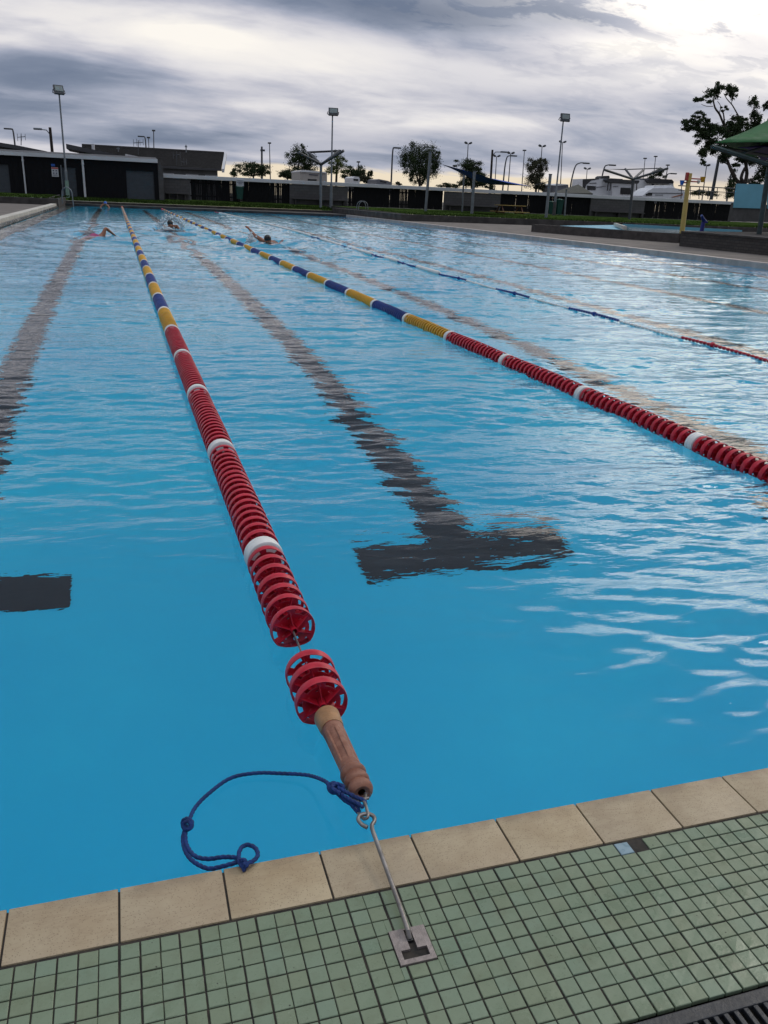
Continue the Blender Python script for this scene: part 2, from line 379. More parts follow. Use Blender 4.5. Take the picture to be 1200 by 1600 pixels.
F = np.stack([a0, a0+1, a0+nx+1, a0+nx], -1).ravel().astype(np.int32); nf = len(a0)
me.loops.add(nf*4); me.loops.foreach_set('vertex_index', F)
me.polygons.add(nf); me.polygons.foreach_set('loop_start', np.arange(0, nf*4, 4, dtype=np.int32)); me.polygons.foreach_set('loop_total', np.full(nf, 4, dtype=np.int32))
me.polygons.foreach_set('use_smooth', np.ones(nf, dtype=bool)); me.update(); me.validate()
wat = bpy.data.objects.new('pool_water', me); C.objects.link(wat); tag(wat, kind='structure')
m, N, b = newmat('clear_pool_water')
b.inputs['Base Color'].default_value = (.93, .985, 1, 1); b.inputs['Roughness'].default_value = .015; b.inputs['IOR'].default_value = 1.333; b.inputs['Transmission Weight'].default_value = 1
oc = N.new('ShaderNodeTexCoord').outputs['Object']; sp = N.new('ShaderNodeSeparateXYZ'); N.put(sp.inputs[0], oc)
st = N.rng(N.math('ADD', sp.outputs[1], N.math('MULTIPLY', sp.outputs[0], .35)), 1.8, 4.0, .03, .85)
bn = N.new('ShaderNodeBump'); N.put(bn.inputs['Strength'], st); bn.inputs['Distance'].default_value = .006
N.put(bn.inputs['Height'], N.math('ADD', N.noise(N.mapping(oc, rot=(0, 0, .12), scale=(.45, 1.3, 1)), 15, 2, .5, .4), N.math('MULTIPLY', N.noise(N.mapping(oc, rot=(0, 0, -.2), scale=(.55, 1.2, 1)), 34, 2, .5, .3), .42))); N.l.new(bn.outputs[0], b.inputs['Normal'])
me.materials.append(m)
# ------------------------------------------------------------------ setting: decks, bank, ground
GX0, GX1, GY0, FY = -60, 130, -20, 68
g = MB()
for x0, x1, y0, y1 in ((-3000, 3000, FY+.3, 6000), (-3000, GX0, -3000, FY+.3), (GX1, 3000, -3000, FY+.3), (GX0, GX1, -3000, GY0)):
    g.quad((x0, y0, .5), (x1, y0, .5), (x1, y1, .5), (x0, y1, .5))
tag(g.build('ground', 'ground'), kind='structure')
LK = 54.0; DZ = .1
g = MB()    # concrete pool surround
g.slab([(GX0, GY0, -.3), (XL-.92, GY0, -.3), (XL-.92, LK, -.3), (GX0, LK, -.3)], (0, 0, .3+DZ))
g.slab([(15.02, GY0, -.3), (GX1, GY0, -.3), (GX1, 50, -.3), (15.02, 50, -.3)], (0, 0, .3+DZ))
g.slab([(XL-.9, GY0, -.3), (15, GY0, -.3), (15, .44, -.3), (XL-.9, .44, -.3)], (0, 0, .298))
tag(g.build('pool_deck', 'conc'), kind='structure')
g = MB(); g.slab([(XL-1.0, LK, -.3), (15.6, LK+3, -.3), (15.6, 62.2, -.3), (XL-1.0, 62.2, -.3)], (0, 0, .29-WZ*0))
g = MB(); g.slab([(XL-.9, YE(XL)+.002, -.3), (15.0, YE(15)+.002, -.3), (15.0, 62.2, -.3), (XL-.9, 62.2, -.3)], (0, 0, .40)); tag(g.build('pool_end_deck', 'dconc'), kind='structure')
g = MB()   # dark retaining kerbs
def kerb(p, q, zb, zt, w=.3):
    p, q = Vector((*p, 0)), Vector((*q, 0)); d = (q-p).normalized(); n = Vector((-d.y, d.x, 0))*w
    g.slab([p+Vector((0, 0, zb)), q+Vector((0, 0, zb)), q+n+Vector((0, 0, zb)), p+n+Vector((0, 0, zb))], (0, 0, zt-zb))
kerb((GX0, LK), (XL-1.0, LK), -.1, .45, .4); kerb((XL-.6, 62.2), (15.2, 62.2), -.1, .25); kerb((15.03, 46.3), (24, 46.8), -.1, .44, .5); kerb((24, 46.805), (GX1, 46.8), -.1, .438, .5); kerb((15.62, 62.6), (15.62, 46.9), -.1, .442, -.58); kerb((XL-.5, 62.4), (XL-.5, LK-.01), -.1, .452, -.6)
for xk, ya_, yb_, za_, zb_ in ((15.60, 46.95, FY+.25, .46, .575), (XL-1.04, LK+.4, FY+.25, .465, .60)):   # sloping kerbs closing the bank ends
    g.slab([(xk-.045, ya_, -.3), (xk-.045, yb_, -.3), (xk-.045, yb_, zb_), (xk-.045, ya_, za_)], (.09, 0, 0))
tag(g.build('retaining_kerb', 'dconc'), kind='structure')
def strip(name, rows, mats, amp=0, n=60):
    g = MB(); gx = rows
    vs = []; L = len(rows)
    for row in rows:
        for p in row: vs.append(p)
    k = len(rows[0]); g.add(vs, [(i*k+j, i*k+j+1, (i+1)*k+j+1, (i+1)*k+j) for i in range(L-1) for j in range(k-1)]); return g
def lin(a, b, n): return [a+(b-a)*i/n for i in range(n+1)]
def bank(x0, x1, ya, yb, za, zb):
    return [[(x, y, za+(zb-za)*(y-ya)/(yb-ya)+(random.uniform(-.025, .025) if 0 < i < 8 else 0)) for x in lin(x0, x1, 80)] for i, y in enumerate(lin(ya, yb, 8))]
for i, args in enumerate(((GX0, XL-1.0, LK+.31, FY+.3, .455, .58), (XL-1.1, 15.58, 62.45, FY+.3, .255, .57), (15.62, GX1, 47.1, FY+.3, .445, .55))):
    tag(strip('grass_bank', bank(*args), 'grass').build('grass_bank', 'grass', smooth=True), kind='structure')
# grass blades along the bank edges, so that the turf has a nap
g = MB()
for k in range(9000):
    x = random.uniform(-12, 46); 
    y = (random.uniform(54.4, 62) if x < XL-.6 else random.uniform(62.5, 66) if x < 15.6 else 47.1+random.uniform(0, 1)**2*14)
    zb = np.interp(y, [47, 54, 62.5, 68], [.445, .455, .3 if -3 < x < 15.6 else .5, .56]); h = random.uniform(.03, .09); w = random.uniform(.02, .05); a = random.uniform(-.6, .6)
    g.add([(x-w, y, zb-.03), (x+w, y+a*.05, zb-.03), (x+a*.05, y, zb+h)], [(0, 1, 2)])
tag(g.build('grass_tufts', 'grass'), kind='stuff')
# left raised curb and gutter, right edge strip
g = MB(); g.box((XL-.76, 28, .06), (.30, 54.6, .24), bev=.01); tag(g.build('pool_curb', 'curb'), kind='structure')
g = MB(); g.box((XL-.20, 30.9, -.12), (.64, 60, .11)); g.box((XL-.56, 30.9, .02), (.06, 60, .1)); tag(g.build('pool_gutter', ['gutter']), kind='structure')
g = MB(); g.box((XR+.135, 29.1, .02), (.25, 56.6, .17), bev=.01); tag(g.build('pool_edge_strip', 'pinkline'), kind='structure')
# ------------------------------------------------------------------ setting: coping and mosaic
CP = .1797; X0 = gnd(186, 1394).x
m, N, b = newmat('sandstone_tiles')
oc = N.new('ShaderNodeTexCoord').outputs['Object']; isl = N.new('ShaderNodeNewGeometry').outputs['Random Per Island']
sh = N.new('ShaderNodeVectorMath', operation='ADD'); cx = N.new('ShaderNodeCombineXYZ'); N.put(cx.inputs[2], N.math('MULTIPLY', isl, 37.0)); N.put(cx.inputs[0], N.math('MULTIPLY', isl, 5.0)); N.put(sh.inputs[0], oc); N.l.new(cx.outputs[0], sh.inputs[1]); tv = sh.outputs[0]
base = N.mix(N.rng(N.noise(tv, 9, 5, .6), .3, .7), (.38, .285, .17), (.48, .385, .245))
base = N.mix(N.math('MULTIPLY', isl, .3), base, (.36, .30, .23))
wv = N.noise(N.mapping(tv, scale=(3, 14, 3)), 1.6, 4, .55, 1.6)
vein = N.math('MULTIPLY', N.rng(wv, .47, .5), N.rng(wv, .53, .5)); base = N.mix(N.math('MULTIPLY', vein, .16), base, (.20, .13, .08))
spk = N.new('ShaderNodeTexVoronoi'); N.put(spk.inputs['Vector'], tv); spk.inputs['Scale'].default_value = 230
base = N.mix(N.math('MULTIPLY', N.rng(spk.outputs['Distance'], .30, .14), .55), base, (.14, .09, .05))
base = N.mix(N.math('MULTIPLY', N.rng(N.noise(oc, 3.1, 5, .65, .8), .5, .7), .35), base, (.27, .22, .16))
# darker wet / dirty stain along the inner edge
sp = N.new('ShaderNodeSeparateXYZ'); N.put(sp.inputs[0], oc)
edge = N.math('MULTIPLY', N.rng(sp.outputs[1], Y0-.035, Y0-.002), N.rng(N.noise(oc, 18, 4), .35, .65)); base = N.mix(N.math('MULTIPLY', edge, .55), base, (.20, .15, .10))
N.put(b.inputs['Base Color'], base); N.put(b.inputs['Roughness'], N.rng(N.noise(oc, 12, 4), .3, .7, .42, .7))
bn = N.new('ShaderNodeBump'); bn.inputs['Strength'].default_value = .3; bn.inputs['Distance'].default_value = .002; N.put(bn.inputs['Height'], N.noise(tv, 130, 6, .7)); N.l.new(bn.outputs[0], b.inputs['Normal'])
mt['coping'] = m
g = MB(); YB = 1.087
for k in range(-16, 80):
    x = X0+k*CP
    if x < XL-.9 or x+CP > 15: continue
    g.box((x+CP/2, (Y0+YB)/2+.001, -.02), (CP-.0035, Y0-YB-.002, .04+random.uniform(-.0006, .0006)), bev=.0022)
tag(g.build('pool_coping', 'coping', smooth=True), kind='structure')
g = MB(); g.box(((XL-.9+15)/2, (Y0-.005+.76)/2, -.0535), (15-XL+.9, Y0-.005-.76, .1)); g.box(((XL-.9+15)/2, .60, -.09), (15-XL+.9, .325, .1)); 
mt['grout'] = pm('dark_grout', (.020, .019, .018), .85, var=.4, scale=30, c2=(.045, .036, .028)); tag(g.build('grout_bed', 'grout'), kind='structure')
m, N, b = newmat('green_mosaic')
oc = N.new('ShaderNodeTexCoord').outputs['Object']; isl = N.new('ShaderNodeNewGeometry').outputs['Random Per Island']
rmp = N.new('ShaderNodeValToRGB'); N.put(rmp.inputs[0], isl); cr = rmp.color_ramp
cr.elements[0].color = (.185, .228, .145, 1); cr.elements[1].color = (.195, .26, .178, 1)
for p_, c_ in ((.1, (.188, .22, .132)), (.3, (.18, .225, .145)), (.55, (.185, .238, .155)), (.8, (.182, .24, .162)), (.93, (.175, .245, .175))):
    e = cr.elements.new(p_); e.color = (*c_, 1)
base = N.mix(N.math('MULTIPLY', N.rng(N.noise(oc, 22, 5, .65), .45, .75), .35), N.mix(.45, rmp.outputs[0], (.185, .24, .158)), (.115, .125, .065))
base = N.mix(N.math('MULTIPLY', N.rng(N.noise(oc, 4, 4, .6), .45, .7), .3), base, (.20, .26, .17))
sp2 = N.noise(oc, 260, 3, .7); base = N.mix(N.math('MULTIPLY', N.rng(sp2, .6, .7), .35), base, (.07, .09, .05))
stn = N.math('MULTIPLY', N.rng(N.noise(oc, 2.3, 6, .7, .6), .55, .72), .4); base = N.mix(stn, base, (.12, .10, .06))
vs_ = N.new('ShaderNodeTexVoronoi'); N.put(vs_.inputs['Vector'], oc); vs_.inputs['Scale'].default_value = 55
base = N.mix(N.math('MULTIPLY', N.rng(vs_.outputs['Distance'], .10, .05), N.rng(N.noise(oc, 6, 3), .5, .6)), base, (.03, .03, .02))
N.put(b.inputs['Base Color'], base); N.put(b.inputs['Roughness'], N.rng(N.noise(oc, 9, 5, .7), .3, .7, .2, .5)); b.inputs['Specular IOR Level'].default_value = .5
bn = N.new('ShaderNodeBump'); bn.inputs['Strength'].default_value = .35; bn.inputs['Distance'].default_value = .003; N.put(bn.inputs['Height'], N.noise(oc, 45, 4, .6)); N.l.new(bn.outputs[0], b.inputs['Normal'])
mt['mosaic'] = m
TP = CP/5.7; NR = 11; GE = .748; TY = (YB-.003-GE)/NR
PX = [gnd(610, 1460), gnd(664, 1449), gnd(678, 1493), gnd(626, 1506)]
pcx, pcy = sum(p.x for p in PX)/4, sum(p.y for p in PX)/4; PW, PH = .062, .068
odd = gnd(981, 1324); mis = gnd(1002, 1320)
g = MB(); go = MB()
r2 = np.random.default_rng(3)
jx = {}
for i in range(NR):
    for k in range(-90, 270):
        x = X0+(k+.5)*TP; y = YB-.003-(i+.5)*TY
        key = k; jx.setdefault(key, r2.normal(0, .0005)); x += jx[key]+r2.normal(0, .00025); y += r2.normal(0, .00025)
        w, h = TP-.0021-abs(r2.normal(0, .0005)), TY-.0019-abs(r2.normal(0, .0004)); z = r2.normal(0, .0002)-.001; bv = .0009; t = r2.normal(0, .00025, 4)
        isodd = abs(x-odd.x) < TP/2 and abs(y-odd.y) < TY/2 and i < 2
        ismis = (k, i) == (int((mis.x-X0)//TP), 0)
        if ismis: continue
        if i == 0 and not isodd and abs(x-odd.x) < TP*.55: isodd = True
        T = go if isodd else g
        rects = [(x-w/2, x+w/2, y-h/2, y+h/2)]
        hx0, hx1, hy0, hy1 = pcx-PW/2-.0015, pcx+PW/2+.0015, pcy-PH/2-.0015, pcy+PH/2+.0015
        x0_, x1_, y0_, y1_ = rects[0]
        if x0_ < hx1 and x1_ > hx0 and y0_ < hy1 and y1_ > hy0:
            rects = []
            if x0_ < hx0: rects.append((x0_, hx0, y0_, y1_)); x0_ = hx0
            if x1_ > hx1: rects.append((hx1, x1_, y0_, y1_)); x1_ = hx1
            if y0_ < hy0: rects.append((x0_, x1_, y0_, hy0))
            if y1_ > hy1: rects.append((x0_, x1_, hy1, y1_))
            rects = [q for q in rects if q[1]-q[0] > .004 and q[3]-q[2] > .004]
        for q0, q1, q2, q3_ in rects:
          x, y, a, c = (q0+q1)/2, (q2+q3_)/2, (q1-q0)/2, (q3_-q2)/2
          T.add([(x+sx*a, y+sy*c, -.009) for sx, sy in ((-1, -1), (1, -1), (1, 1), (-1, 1))]+[(x+sx*a, y+sy*c, z-bv) for sx, sy in ((-1, -1), (1, -1), (1, 1), (-1, 1))]
            + [(x+sx*(a-bv), y+sy*(c-bv), z+t[q]) for q, (sx, sy) in enumerate(((-1, -1), (1, -1), (1, 1), (-1, 1)))],
            [(0, 1, 5, 4), (1, 2, 6, 5), (2, 3, 7, 6), (3, 0, 4, 7), (4, 5, 9, 8), (5, 6, 10, 9), (6, 7, 11, 10), (7, 4, 8, 11), (8, 9, 10, 11)])
tag(g.build('mosaic_deck', 'mosaic'), kind='structure'); 
if go.v: tag(go.build('replacement_tile', 'oddtile', loc=(odd.x, odd.y, 0)), 'single pale blue mosaic tile among green ones beside a gap at the coping', 'tile')
g = MB(); 
for k in range(60):
    x = X0+(int((mis.x-X0)//TP)+.5)*TP+random.uniform(-.012, .012); y = YB-.003-.5*TY+random.uniform(-.011, .011); g.blob((x, y, -.009), (random.uniform(.001, .0035),)*3, seg=5, rings=4, jit=.3)
tag(g.build('mortar_crumbs', 'rubble'), kind='stuff', label='crumbled mortar in the socket of a missing tile')
# ------------------------------------------------------------------ foreground: drain grate
gr = empty('drain_grate', (1.2, .6, 0), 'black slotted drain grate along the tile edge in the lower right corner', 'drain grate')
f = MB(); f.box((5.6, GE-.016, -.008), (16, .022, .012), bev=.002); f.box((5.6, .452, -.008), (16, .022, .012), bev=.002); f.box((5.6, .60, -.014), (16, .010, .010)); f.build('grate_frame', 'grate', gr)
f = MB()
k = 0; x = -2.4
while x < 13: f.box((x, .594, -.009), (.0085, .262, .010), bev=.0015); x += .0185
f.build('grate_slats', 'grate', gr)
f = MB(); f.box((5.6, .6, -.08), (16, .3, .1)); 
# ------------------------------------------------------------------ foreground: anchor plate
an = empty('anchor_plate', (pcx, pcy, 0), 'square grey metal anchor plate with dark T shaped slot set in the green tiles', 'anchor plate')
f = MB(); z1 = .0015
def PL(u, v): return (pcx+u*PW/2, pcy+v*PH/2)
def prect(mb, u0, u1, v0, v1, z0, z1): a, b_ = PL(u0, v0), PL(u1, v1); mb.box(((a[0]+b_[0])/2, (a[1]+b_[1])/2, (z0+z1)/2), (b_[0]-a[0], b_[1]-a[1], z1-z0))
for r_ in ((-1, -.72, -1, 1), (.72, 1, -1, 1), (-.72, .72, -1, -.74), (-.72, -.2, -.22, 1), (.2, .72, -.22, 1)): prect(f, *r_, -.008, z1)
prect(f, -.2, .2, .93, 1, -.008, z1-.0004)
f.build('plate', 'plate', an)
f = MB(); prect(f, -.72, .72, -.74, .93, -.0085, -.0065); f.build('slot', 'slot', an)
# ------------------------------------------------------------------ foreground: hook rod
hr = empty('hook_rod', (pcx, pcy, 0), 'thin steel rod with a hooked end lying across the coping from the anchor plate', 'hook')
Yh = 1.215
rod0 = gnd(640, 1466, .002); rod1 = gnd(637.5, 1454, .012); rod2 = gnd(628, 1425, .012); tip = gnd(583, 1300, .03)
f = MB(); f.tube([rod0, rod1, rod1.lerp(rod2, .4), rod2, rod2.lerp(tip, .5), tip], .0042, 12); f.build('rod', 'steel', hr, smooth=True)
f = MB(); hk = [(583, 1300, .03), (581, 1290, .031), (585, 1283, .032), (584, 1276, .033), (577, 1272, .034), (569, 1272, .033), (562, 1275, .031), (560, 1281, .029), (565, 1288, .028), (574, 1293, .027)]
f.tube(spline([gnd(*q) for q in hk], 5), .0041, 10); f.build('hook_eye', 'steel', hr, smooth=True)
f = MB(); f.box(Vector(rod0)+Vector((0, .001, -.003)), (.011, .012, .007), bev=.002); f.build('rod_foot', 'slot', hr, smooth=True)
sk = empty('shackle', gnd(570, 1262, .03), 'small steel shackle joining the blue rope to the hook at pool edge', 'shackle')
f = MB(); f.tube(spline([gnd(*q) for q in ((569, 1280, .030), (575, 1276, .036), (573, 1264, .037), (569, 1253, .036), (563, 1250, .032), (557, 1256, .028), (558, 1266, .026), (563, 1275, .028))], 6), .0031, 10, closed=True); f.build('bow', 'steel', sk, smooth=True)
f = MB(); f.tube([gnd(571, 1240, .025), gnd(570, 1256, .036)], .0036, 10); f.tube([gnd(557, 1250, .03), gnd(577, 1247, .034)], .0028, 8); f.build('pin', 'steel', sk, smooth=True)
# ------------------------------------------------------------------ foreground: blue rope
br = empty('blue_rope', gnd(400, 1300, 0), 'thin twisted blue rope looping over the water from the hook back to the coping', 'rope')
def rope(mb, pts, r=.0042, n=12, seg=10):
    P = spline([gnd(*p) for p in pts], seg); Q = [P[0]]
    for p in P[1:]:
        while (p-Q[-1]).length > .0028: Q.append(Q[-1]+(p-Q[-1]).normalized()*.0028)
    mb.tube(Q, r, n, prof=lambda th: .80+.26*abs(math.cos(1.5*th)), twist=2*math.pi/.034)
f = MB()
rope(f, [(524, 1232, .02), (505, 1219, .008), (480, 1211, -.018), (440, 1208.5, -.025), (400, 1208, -.026), (360, 1216, -.026), (325, 1241, -.026), (305, 1262, -.024), (296, 1281, -.02)]); f.build('strand', 'bluerope', br, smooth=True)
f = MB(); rope(f, [(292, 1290, -.02), (286, 1308, -.022), (289, 1328, -.02), (301, 1345, -.015), (325, 1357, -.008), (350, 1353, .0), (374, 1346, .006)]); f.build('strand', 'bluerope', br, smooth=True)
f = MB(); rope(f, [(290, 1296, -.02), (291, 1318, -.018), (304, 1337, -.014), (325, 1342, -.01), (350, 1339, -.003), (372, 1341, .004), (377, 1350, .007)]); f.build('strand', 'bluerope', br, smooth=True)
f = MB(); rope(f, [(379, 1352, .008), (373, 1338, .009), (377, 1325, .008), (387, 1320, .006), (399, 1325, .006), (403, 1336, .007), (396, 1345, .009), (384, 1350, .012), (378, 1352, .014)]); f.build('loop', 'bluerope', br, smooth=True)
f = MB(); rope(f, [(372, 1342, .011), (378, 1354, .008), (387, 1352, .011), (381, 1343, .014), (375, 1345, .015)], .0038); rope(f, [(377, 1345, .012), (380, 1356, .006), (383, 1361, .004)], .004); f.build('knot', 'bluerope', br, smooth=True)
f = MB(); rope(f, [(289, 1292, -.022), (285, 1284, -.018), (292, 1279, -.008), (300, 1284, -.006), (298, 1294, -.012), (289, 1296, -.014), (286, 1288, -.01), (294, 1283, -.004), (299, 1291, -.01)], .0042); f.build('knot', 'bluerope', br, smooth=True)
f = MB(); rope(f, [(512, 1224, .016), (520, 1235, .02), (530, 1233, .028), (524, 1224, .03), (514, 1227, .03), (517, 1237, .024), (530, 1238, .026), (537, 1230, .03), (526, 1225, .034), (519, 1231, .036), (532, 1240, .034)], .0045); f.build('knot', 'bluerope', br, smooth=True)
f = MB(); rope(f, [(528, 1231, .03), (545, 1240, .034), (560, 1247, .036), (569, 1251, .036), (572, 1258, .034)], .0042); rope(f, [(524, 1236, .024), (538, 1250, .024), (552, 1258, .026), (560, 1264, .027), (560, 1270, .028), (555, 1264, .024), (548, 1256, .022)], .0042)
rope(f, [(532, 1240, .03), (548, 1250, .034), (560, 1256, .036), (569, 1263, .034)], .004); f.build('strand', 'bluerope', br, smooth=True)
# ------------------------------------------------------------------ lane ropes
RD = .064; PIT = .0625; RZ = .006
def disc_mesh(name, matname, solid=False):
    f = MB(); n = 30; w = .0125
    # outer band with rounded lips
    f.lathe((0, 0, 0), (0, 1, 0), [(-w, RD-.003), (-w-.001, RD-.001), (-w+.002, RD), (0, RD+.0006), (w-.002, RD), (w+.001, RD-.001), (w, RD-.003), (w-.003, RD-.0045), (-w+.003, RD-.0045), (-w, RD-.003)], n)
    rr = [.006, .016, .030, .037, .0475, .0605]; yy = [.010, .010, .004, .0, -.005, -.008]
    vs = []; u = Vector((1, 0, 0)); w_ = Vector((0, 0, 1))
    for t in (0, -.0022):
        for r_, y_ in zip(rr, yy):
            for k in range(n):
                th = 2*math.pi*k/n; vs.append(Vector((r_*math.cos(th), y_+t, r_*math.sin(th))))
    R_ = len(rr); fs = []
    solidc = lambda i, k: solid or not ((i == 4 and k % 5 in (1, 2, 3)) or (i == 2 and k % 5 in (0, 1)) )
    for i in range(R_-1):
        for k in range(n):
            if not solidc(i, k): 
                for (da, db) in ((0, 0),):
                    pass
                continue
            a, b_, c, d = i*n+k, i*n+(k+1) % n, (i+1)*n+(k+1) % n, (i+1)*n+k; o = R_*n
            fs += [(a, b_, c, d), (d+o, c+o, b_+o, a+o)]
            if not solidc(i, (k-1) % n): fs.append((a, d, d+o, a+o))
            if not solidc(i, (k+1) % n): fs.append((b_, b_+o, c+o, c))
            if i and not solidc(i-1, k): fs.append((a, a+o, b_+o, b_))
            if i < R_-2 and not solidc(i+1, k): fs.append((d, c, c+o, d+o))
    f.add(vs, fs)
    f.lathe((0, 0, 0), (0, 1, 0), [(-.026, .0075), (-.026, .010), (.026, .010), (.026, .0075)], 12)
    if not solid:
        for k in range(6):       # fins between the hub and the band
            th = 2*math.pi*(k*5+.5)/n; c, s_ = math.cos(th), math.sin(th)
            f.add([(c*.012-s_*.0009, -.022, s_*.012+c*.0009), (c*.012+s_*.0009, -.022, s_*.012-c*.0009), (c*.060+s_*.0009, -.010, s_*.060-c*.0009), (c*.060-s_*.0009, -.010, s_*.060+c*.0009),
                   (c*.012-s_*.0009, .012, s_*.012+c*.0009), (c*.012+s_*.0009, .012, s_*.012-c*.0009), (c*.060+s_*.0009, .006, s_*.060-c*.0009), (c*.060-s_*.0009, .006, s_*.060+c*.0009)],
                  [(0, 1, 2, 3), (7, 6, 5, 4), (0, 4, 5, 1), (3, 2, 6, 7), (1, 5, 6, 2), (0, 3, 7, 4)])
    else:
        f.v = []; f.f = []; f.m = []; w = .029
        f.lathe((0, 0, 0), (0, 1, 0), [(-w, .008), (-w-.001, .03), (-w, RD-.006), (-w+.003, RD-.001), (-w+.008, RD), (-.009, RD+.001), (-.006, RD-.001), (0, RD-.001), (.006, RD-.001), (.009, RD+.001), (w-.008, RD), (w-.003, RD-.001), (w, RD-.006), (w+.001, .03), (w, .008)], 30)
    me = bpy.data.meshes.new(name)
    me.from_pydata([tuple(v) for v in f.v], [], f.f); me.materials.append(mt[matname]); me.polygons.foreach_set('use_smooth', [True]*len(me.polygons))
    me.set_sharp_from_angle(angle=rad(35)); me.update(); return me
DM = {c: disc_mesh('float_disc', c) for c in ('red', 'yellow', 'blue')}; DM['white'] = disc_mesh('float_band', 'white', True)
COLI = ['red', 'yellow', 'blue', 'white']
def lane_rope(xf, ystart, yvis, bands_at, seg, nred, label, loose=None, cable0=None, RZ=RZ):
    """xf(y) path; bands: white every 1.22 m; colours alternate"""
    root = empty('lane_rope', (xf(ystart), ystart, RZ), label, 'lane rope', 'lane ropes of striped floats across the pool')
    items = []   # (y, colour)
    if loose: items += [(y, 'red') for y in loose]
    y = ystart; k = 0
    if loose:
        for q in range(7): items.append((ystart+(bands_at-.068-ystart)*(q/6)**.93, 'red'))
        items.append((bands_at, 'white')); y = bands_at+PIT*1.25
    yend = YE(xf(58))-.35
    while y < yend:
        bi = (y-bands_at)/seg; nearest = round(bi); by = bands_at+nearest*seg
        if abs(y-by) < PIT*.78 and nearest >= 0: items.append((by, 'white')); y = by+PIT*1.25; continue
        q_ = math.floor((y-bands_at)/seg)-nred
        if q_ < 0 or y > yend-2.6: c = 'red'
        else: c = 'yellow' if q_ % 2 == 0 else 'blue'
        items.append((y, c)); y += PIT
        if y > 14: y += 0
    vis = [it for it in items if it[0] > yvis]; hid = [it for it in items if it[0] <= yvis]
    near, far = vis[:100], vis[100:]+hid
    for y_, c in near:
        o = bpy.data.objects.new('float_disc' if c != 'white' else 'float_band', DM[c]); C.objects.link(o); o.parent = root
        o.location = Vector((xf(y_), y_, RZ+.0025*math.sin(y_*5)))-root.location
        t = math.atan2(xf(y_+.1)-xf(y_-.1), .2); o.rotation_euler = (random.gauss(0, .035), random.uniform(0, 6.28), -t+random.gauss(0, .03))
    f = MB()
    for y_, c in far:
        p = Vector((xf(y_), y_, RZ)); n = 14 if y_ < 25 else 9; w = .013 if c != 'white' else .034; mi = COLI.index(c)
        f.lathe(p, (0, 1, 0), [(-w, .02), (-w, RD-.002), (-w+.004, RD), (w-.004, RD), (w, RD-.002), (w, .02)], n, mi)
        if c != 'white': f.lathe(p, (0, 1, 0), [(-.03, .03), (.045, .03)], 6, mi)
    o = f.build('float_discs', COLI, root, smooth=True); o['kind'] = 'stuff'
    cab = MB(); y0 = cable0[1] if cable0 else ystart-.3
    P = ([Vector(cable0)] if cable0 else [])+[Vector((xf(y_), y_, RZ)) for y_ in np.arange(min(items)[0], yend+.3, 1.0)]
    cab.tube(P, .0028, 8); cab.build('cable', 'cable', root, smooth=True)
    return root
def px_path(pts):
    Q = [gnd(*p) for p in pts]; yy = [q.y for q in Q]; xx = [q.x for q in Q]
    return lambda y: float(np.interp(y, yy, xx))
x1 = lambda y: float(np.interp(y, [1.2, 1.75, 2.05, 3, 10, 30, 60], [.388, .398, .401, .402, .392, .385, .40]))
D0 = gnd(455, 985).y+.005
lane_rope(x1, D0, 0, gnd(410, 872).y, 1.226, 4, 'nearest lane rope, red then blue and yellow, running away from the steel hook',
          loose=[gnd(502, 1101).y, gnd(493, 1077).y, gnd(484, 1056).y], cable0=(gnd(511, 1125).x, gnd(511, 1125).y, .01))
x2 = lambda y: float(np.interp(y, [2, 4.8, 8.4, 14, 25, 45, 60], [2.93, 2.915, 2.872, 2.85, 2.85, 2.875, 2.90]))
lane_rope(x2, 1.55, 2.9, gnd(1092, 689).y-1.2, 1.2, 4, 'second lane rope, striped and thick, running across mid pool to the right edge', RZ=-.020)
# third rope: slack, half sunk, with small floats
PX3 = [(1290, 585), (1200, 559), (1155, 547), (1063, 524), (960, 496), (890, 479), (822, 461), (775, 449), (725, 435), (690, 427), (625, 408), (540, 385), (470, 363), (400, 345), (320, 327)]
q3 = [gnd(*p) for p in PX3]; x3 = lambda y: float(np.interp(y, [q.y for q in q3], [q.x for q in q3]))
rt = empty('lane_rope', (x3(5), 5, 0), 'third lane rope, thin and half sunk with small red, blue and white floats', 'lane rope', 'lane ropes of striped floats across the pool')
def seg3(pa, pb): return gnd(*pa).y, gnd(*pb).y
zones = [(0, gnd(1063, 524).y, 'red'), (*seg3((966, 498), (890, 479)), 'blue'), (*seg3((828, 463), (775, 449)), 'blue'), (*seg3((727, 436), (688, 426)), 'blue'), (*seg3((655, 416), (622, 407)), 'blue'), (*seg3((603, 402), (580, 396)), 'blue'), (*seg3((548, 388), (530, 382)), 'blue'), (*seg3((500, 373), (485, 368)), 'blue'), (55, 62, 'red')]
its = []; y = 3.6; i = 0
while y < 57.5:
    c = next((z[2] for z in zones if z[0] <= y <= z[1]), 'white'); big = (i % 17 == 5 and c != 'white')
    its.append((y, c, (.029 if big else .016) if c != 'white' else (.017 if y < 14 else .040))); y += (.055 if c != 'white' else .075) if y < 25 else .12; i += 1
def small_float(f, y_, c, r_): 
    z_ = WZ+.014+.006*math.sin(y_*3) if c != 'white' else WZ+(.008 if y_ < 14 else .022); f.lathe((x3(y_), y_, z_), (0, 1, 0), [(-.022, .005), (-.019, r_*.75), (-.008, r_), (.008, r_), (.019, r_*.75), (.022, .005)], 10, COLI.index(c))
vis3 = [t for t in its if t[0] > 4.9]; 
for t in vis3[:100]:
    f = MB(); small_float(f, t[0], t[1], t[2]); o = f.build('small_float', COLI, rt, smooth=True)
f = MB()
for t in vis3[100:]+[t for t in its if t[0] <= 4.9]: small_float(f, *t)
f.build('small_floats', COLI, rt, smooth=True)['kind'] = 'stuff'
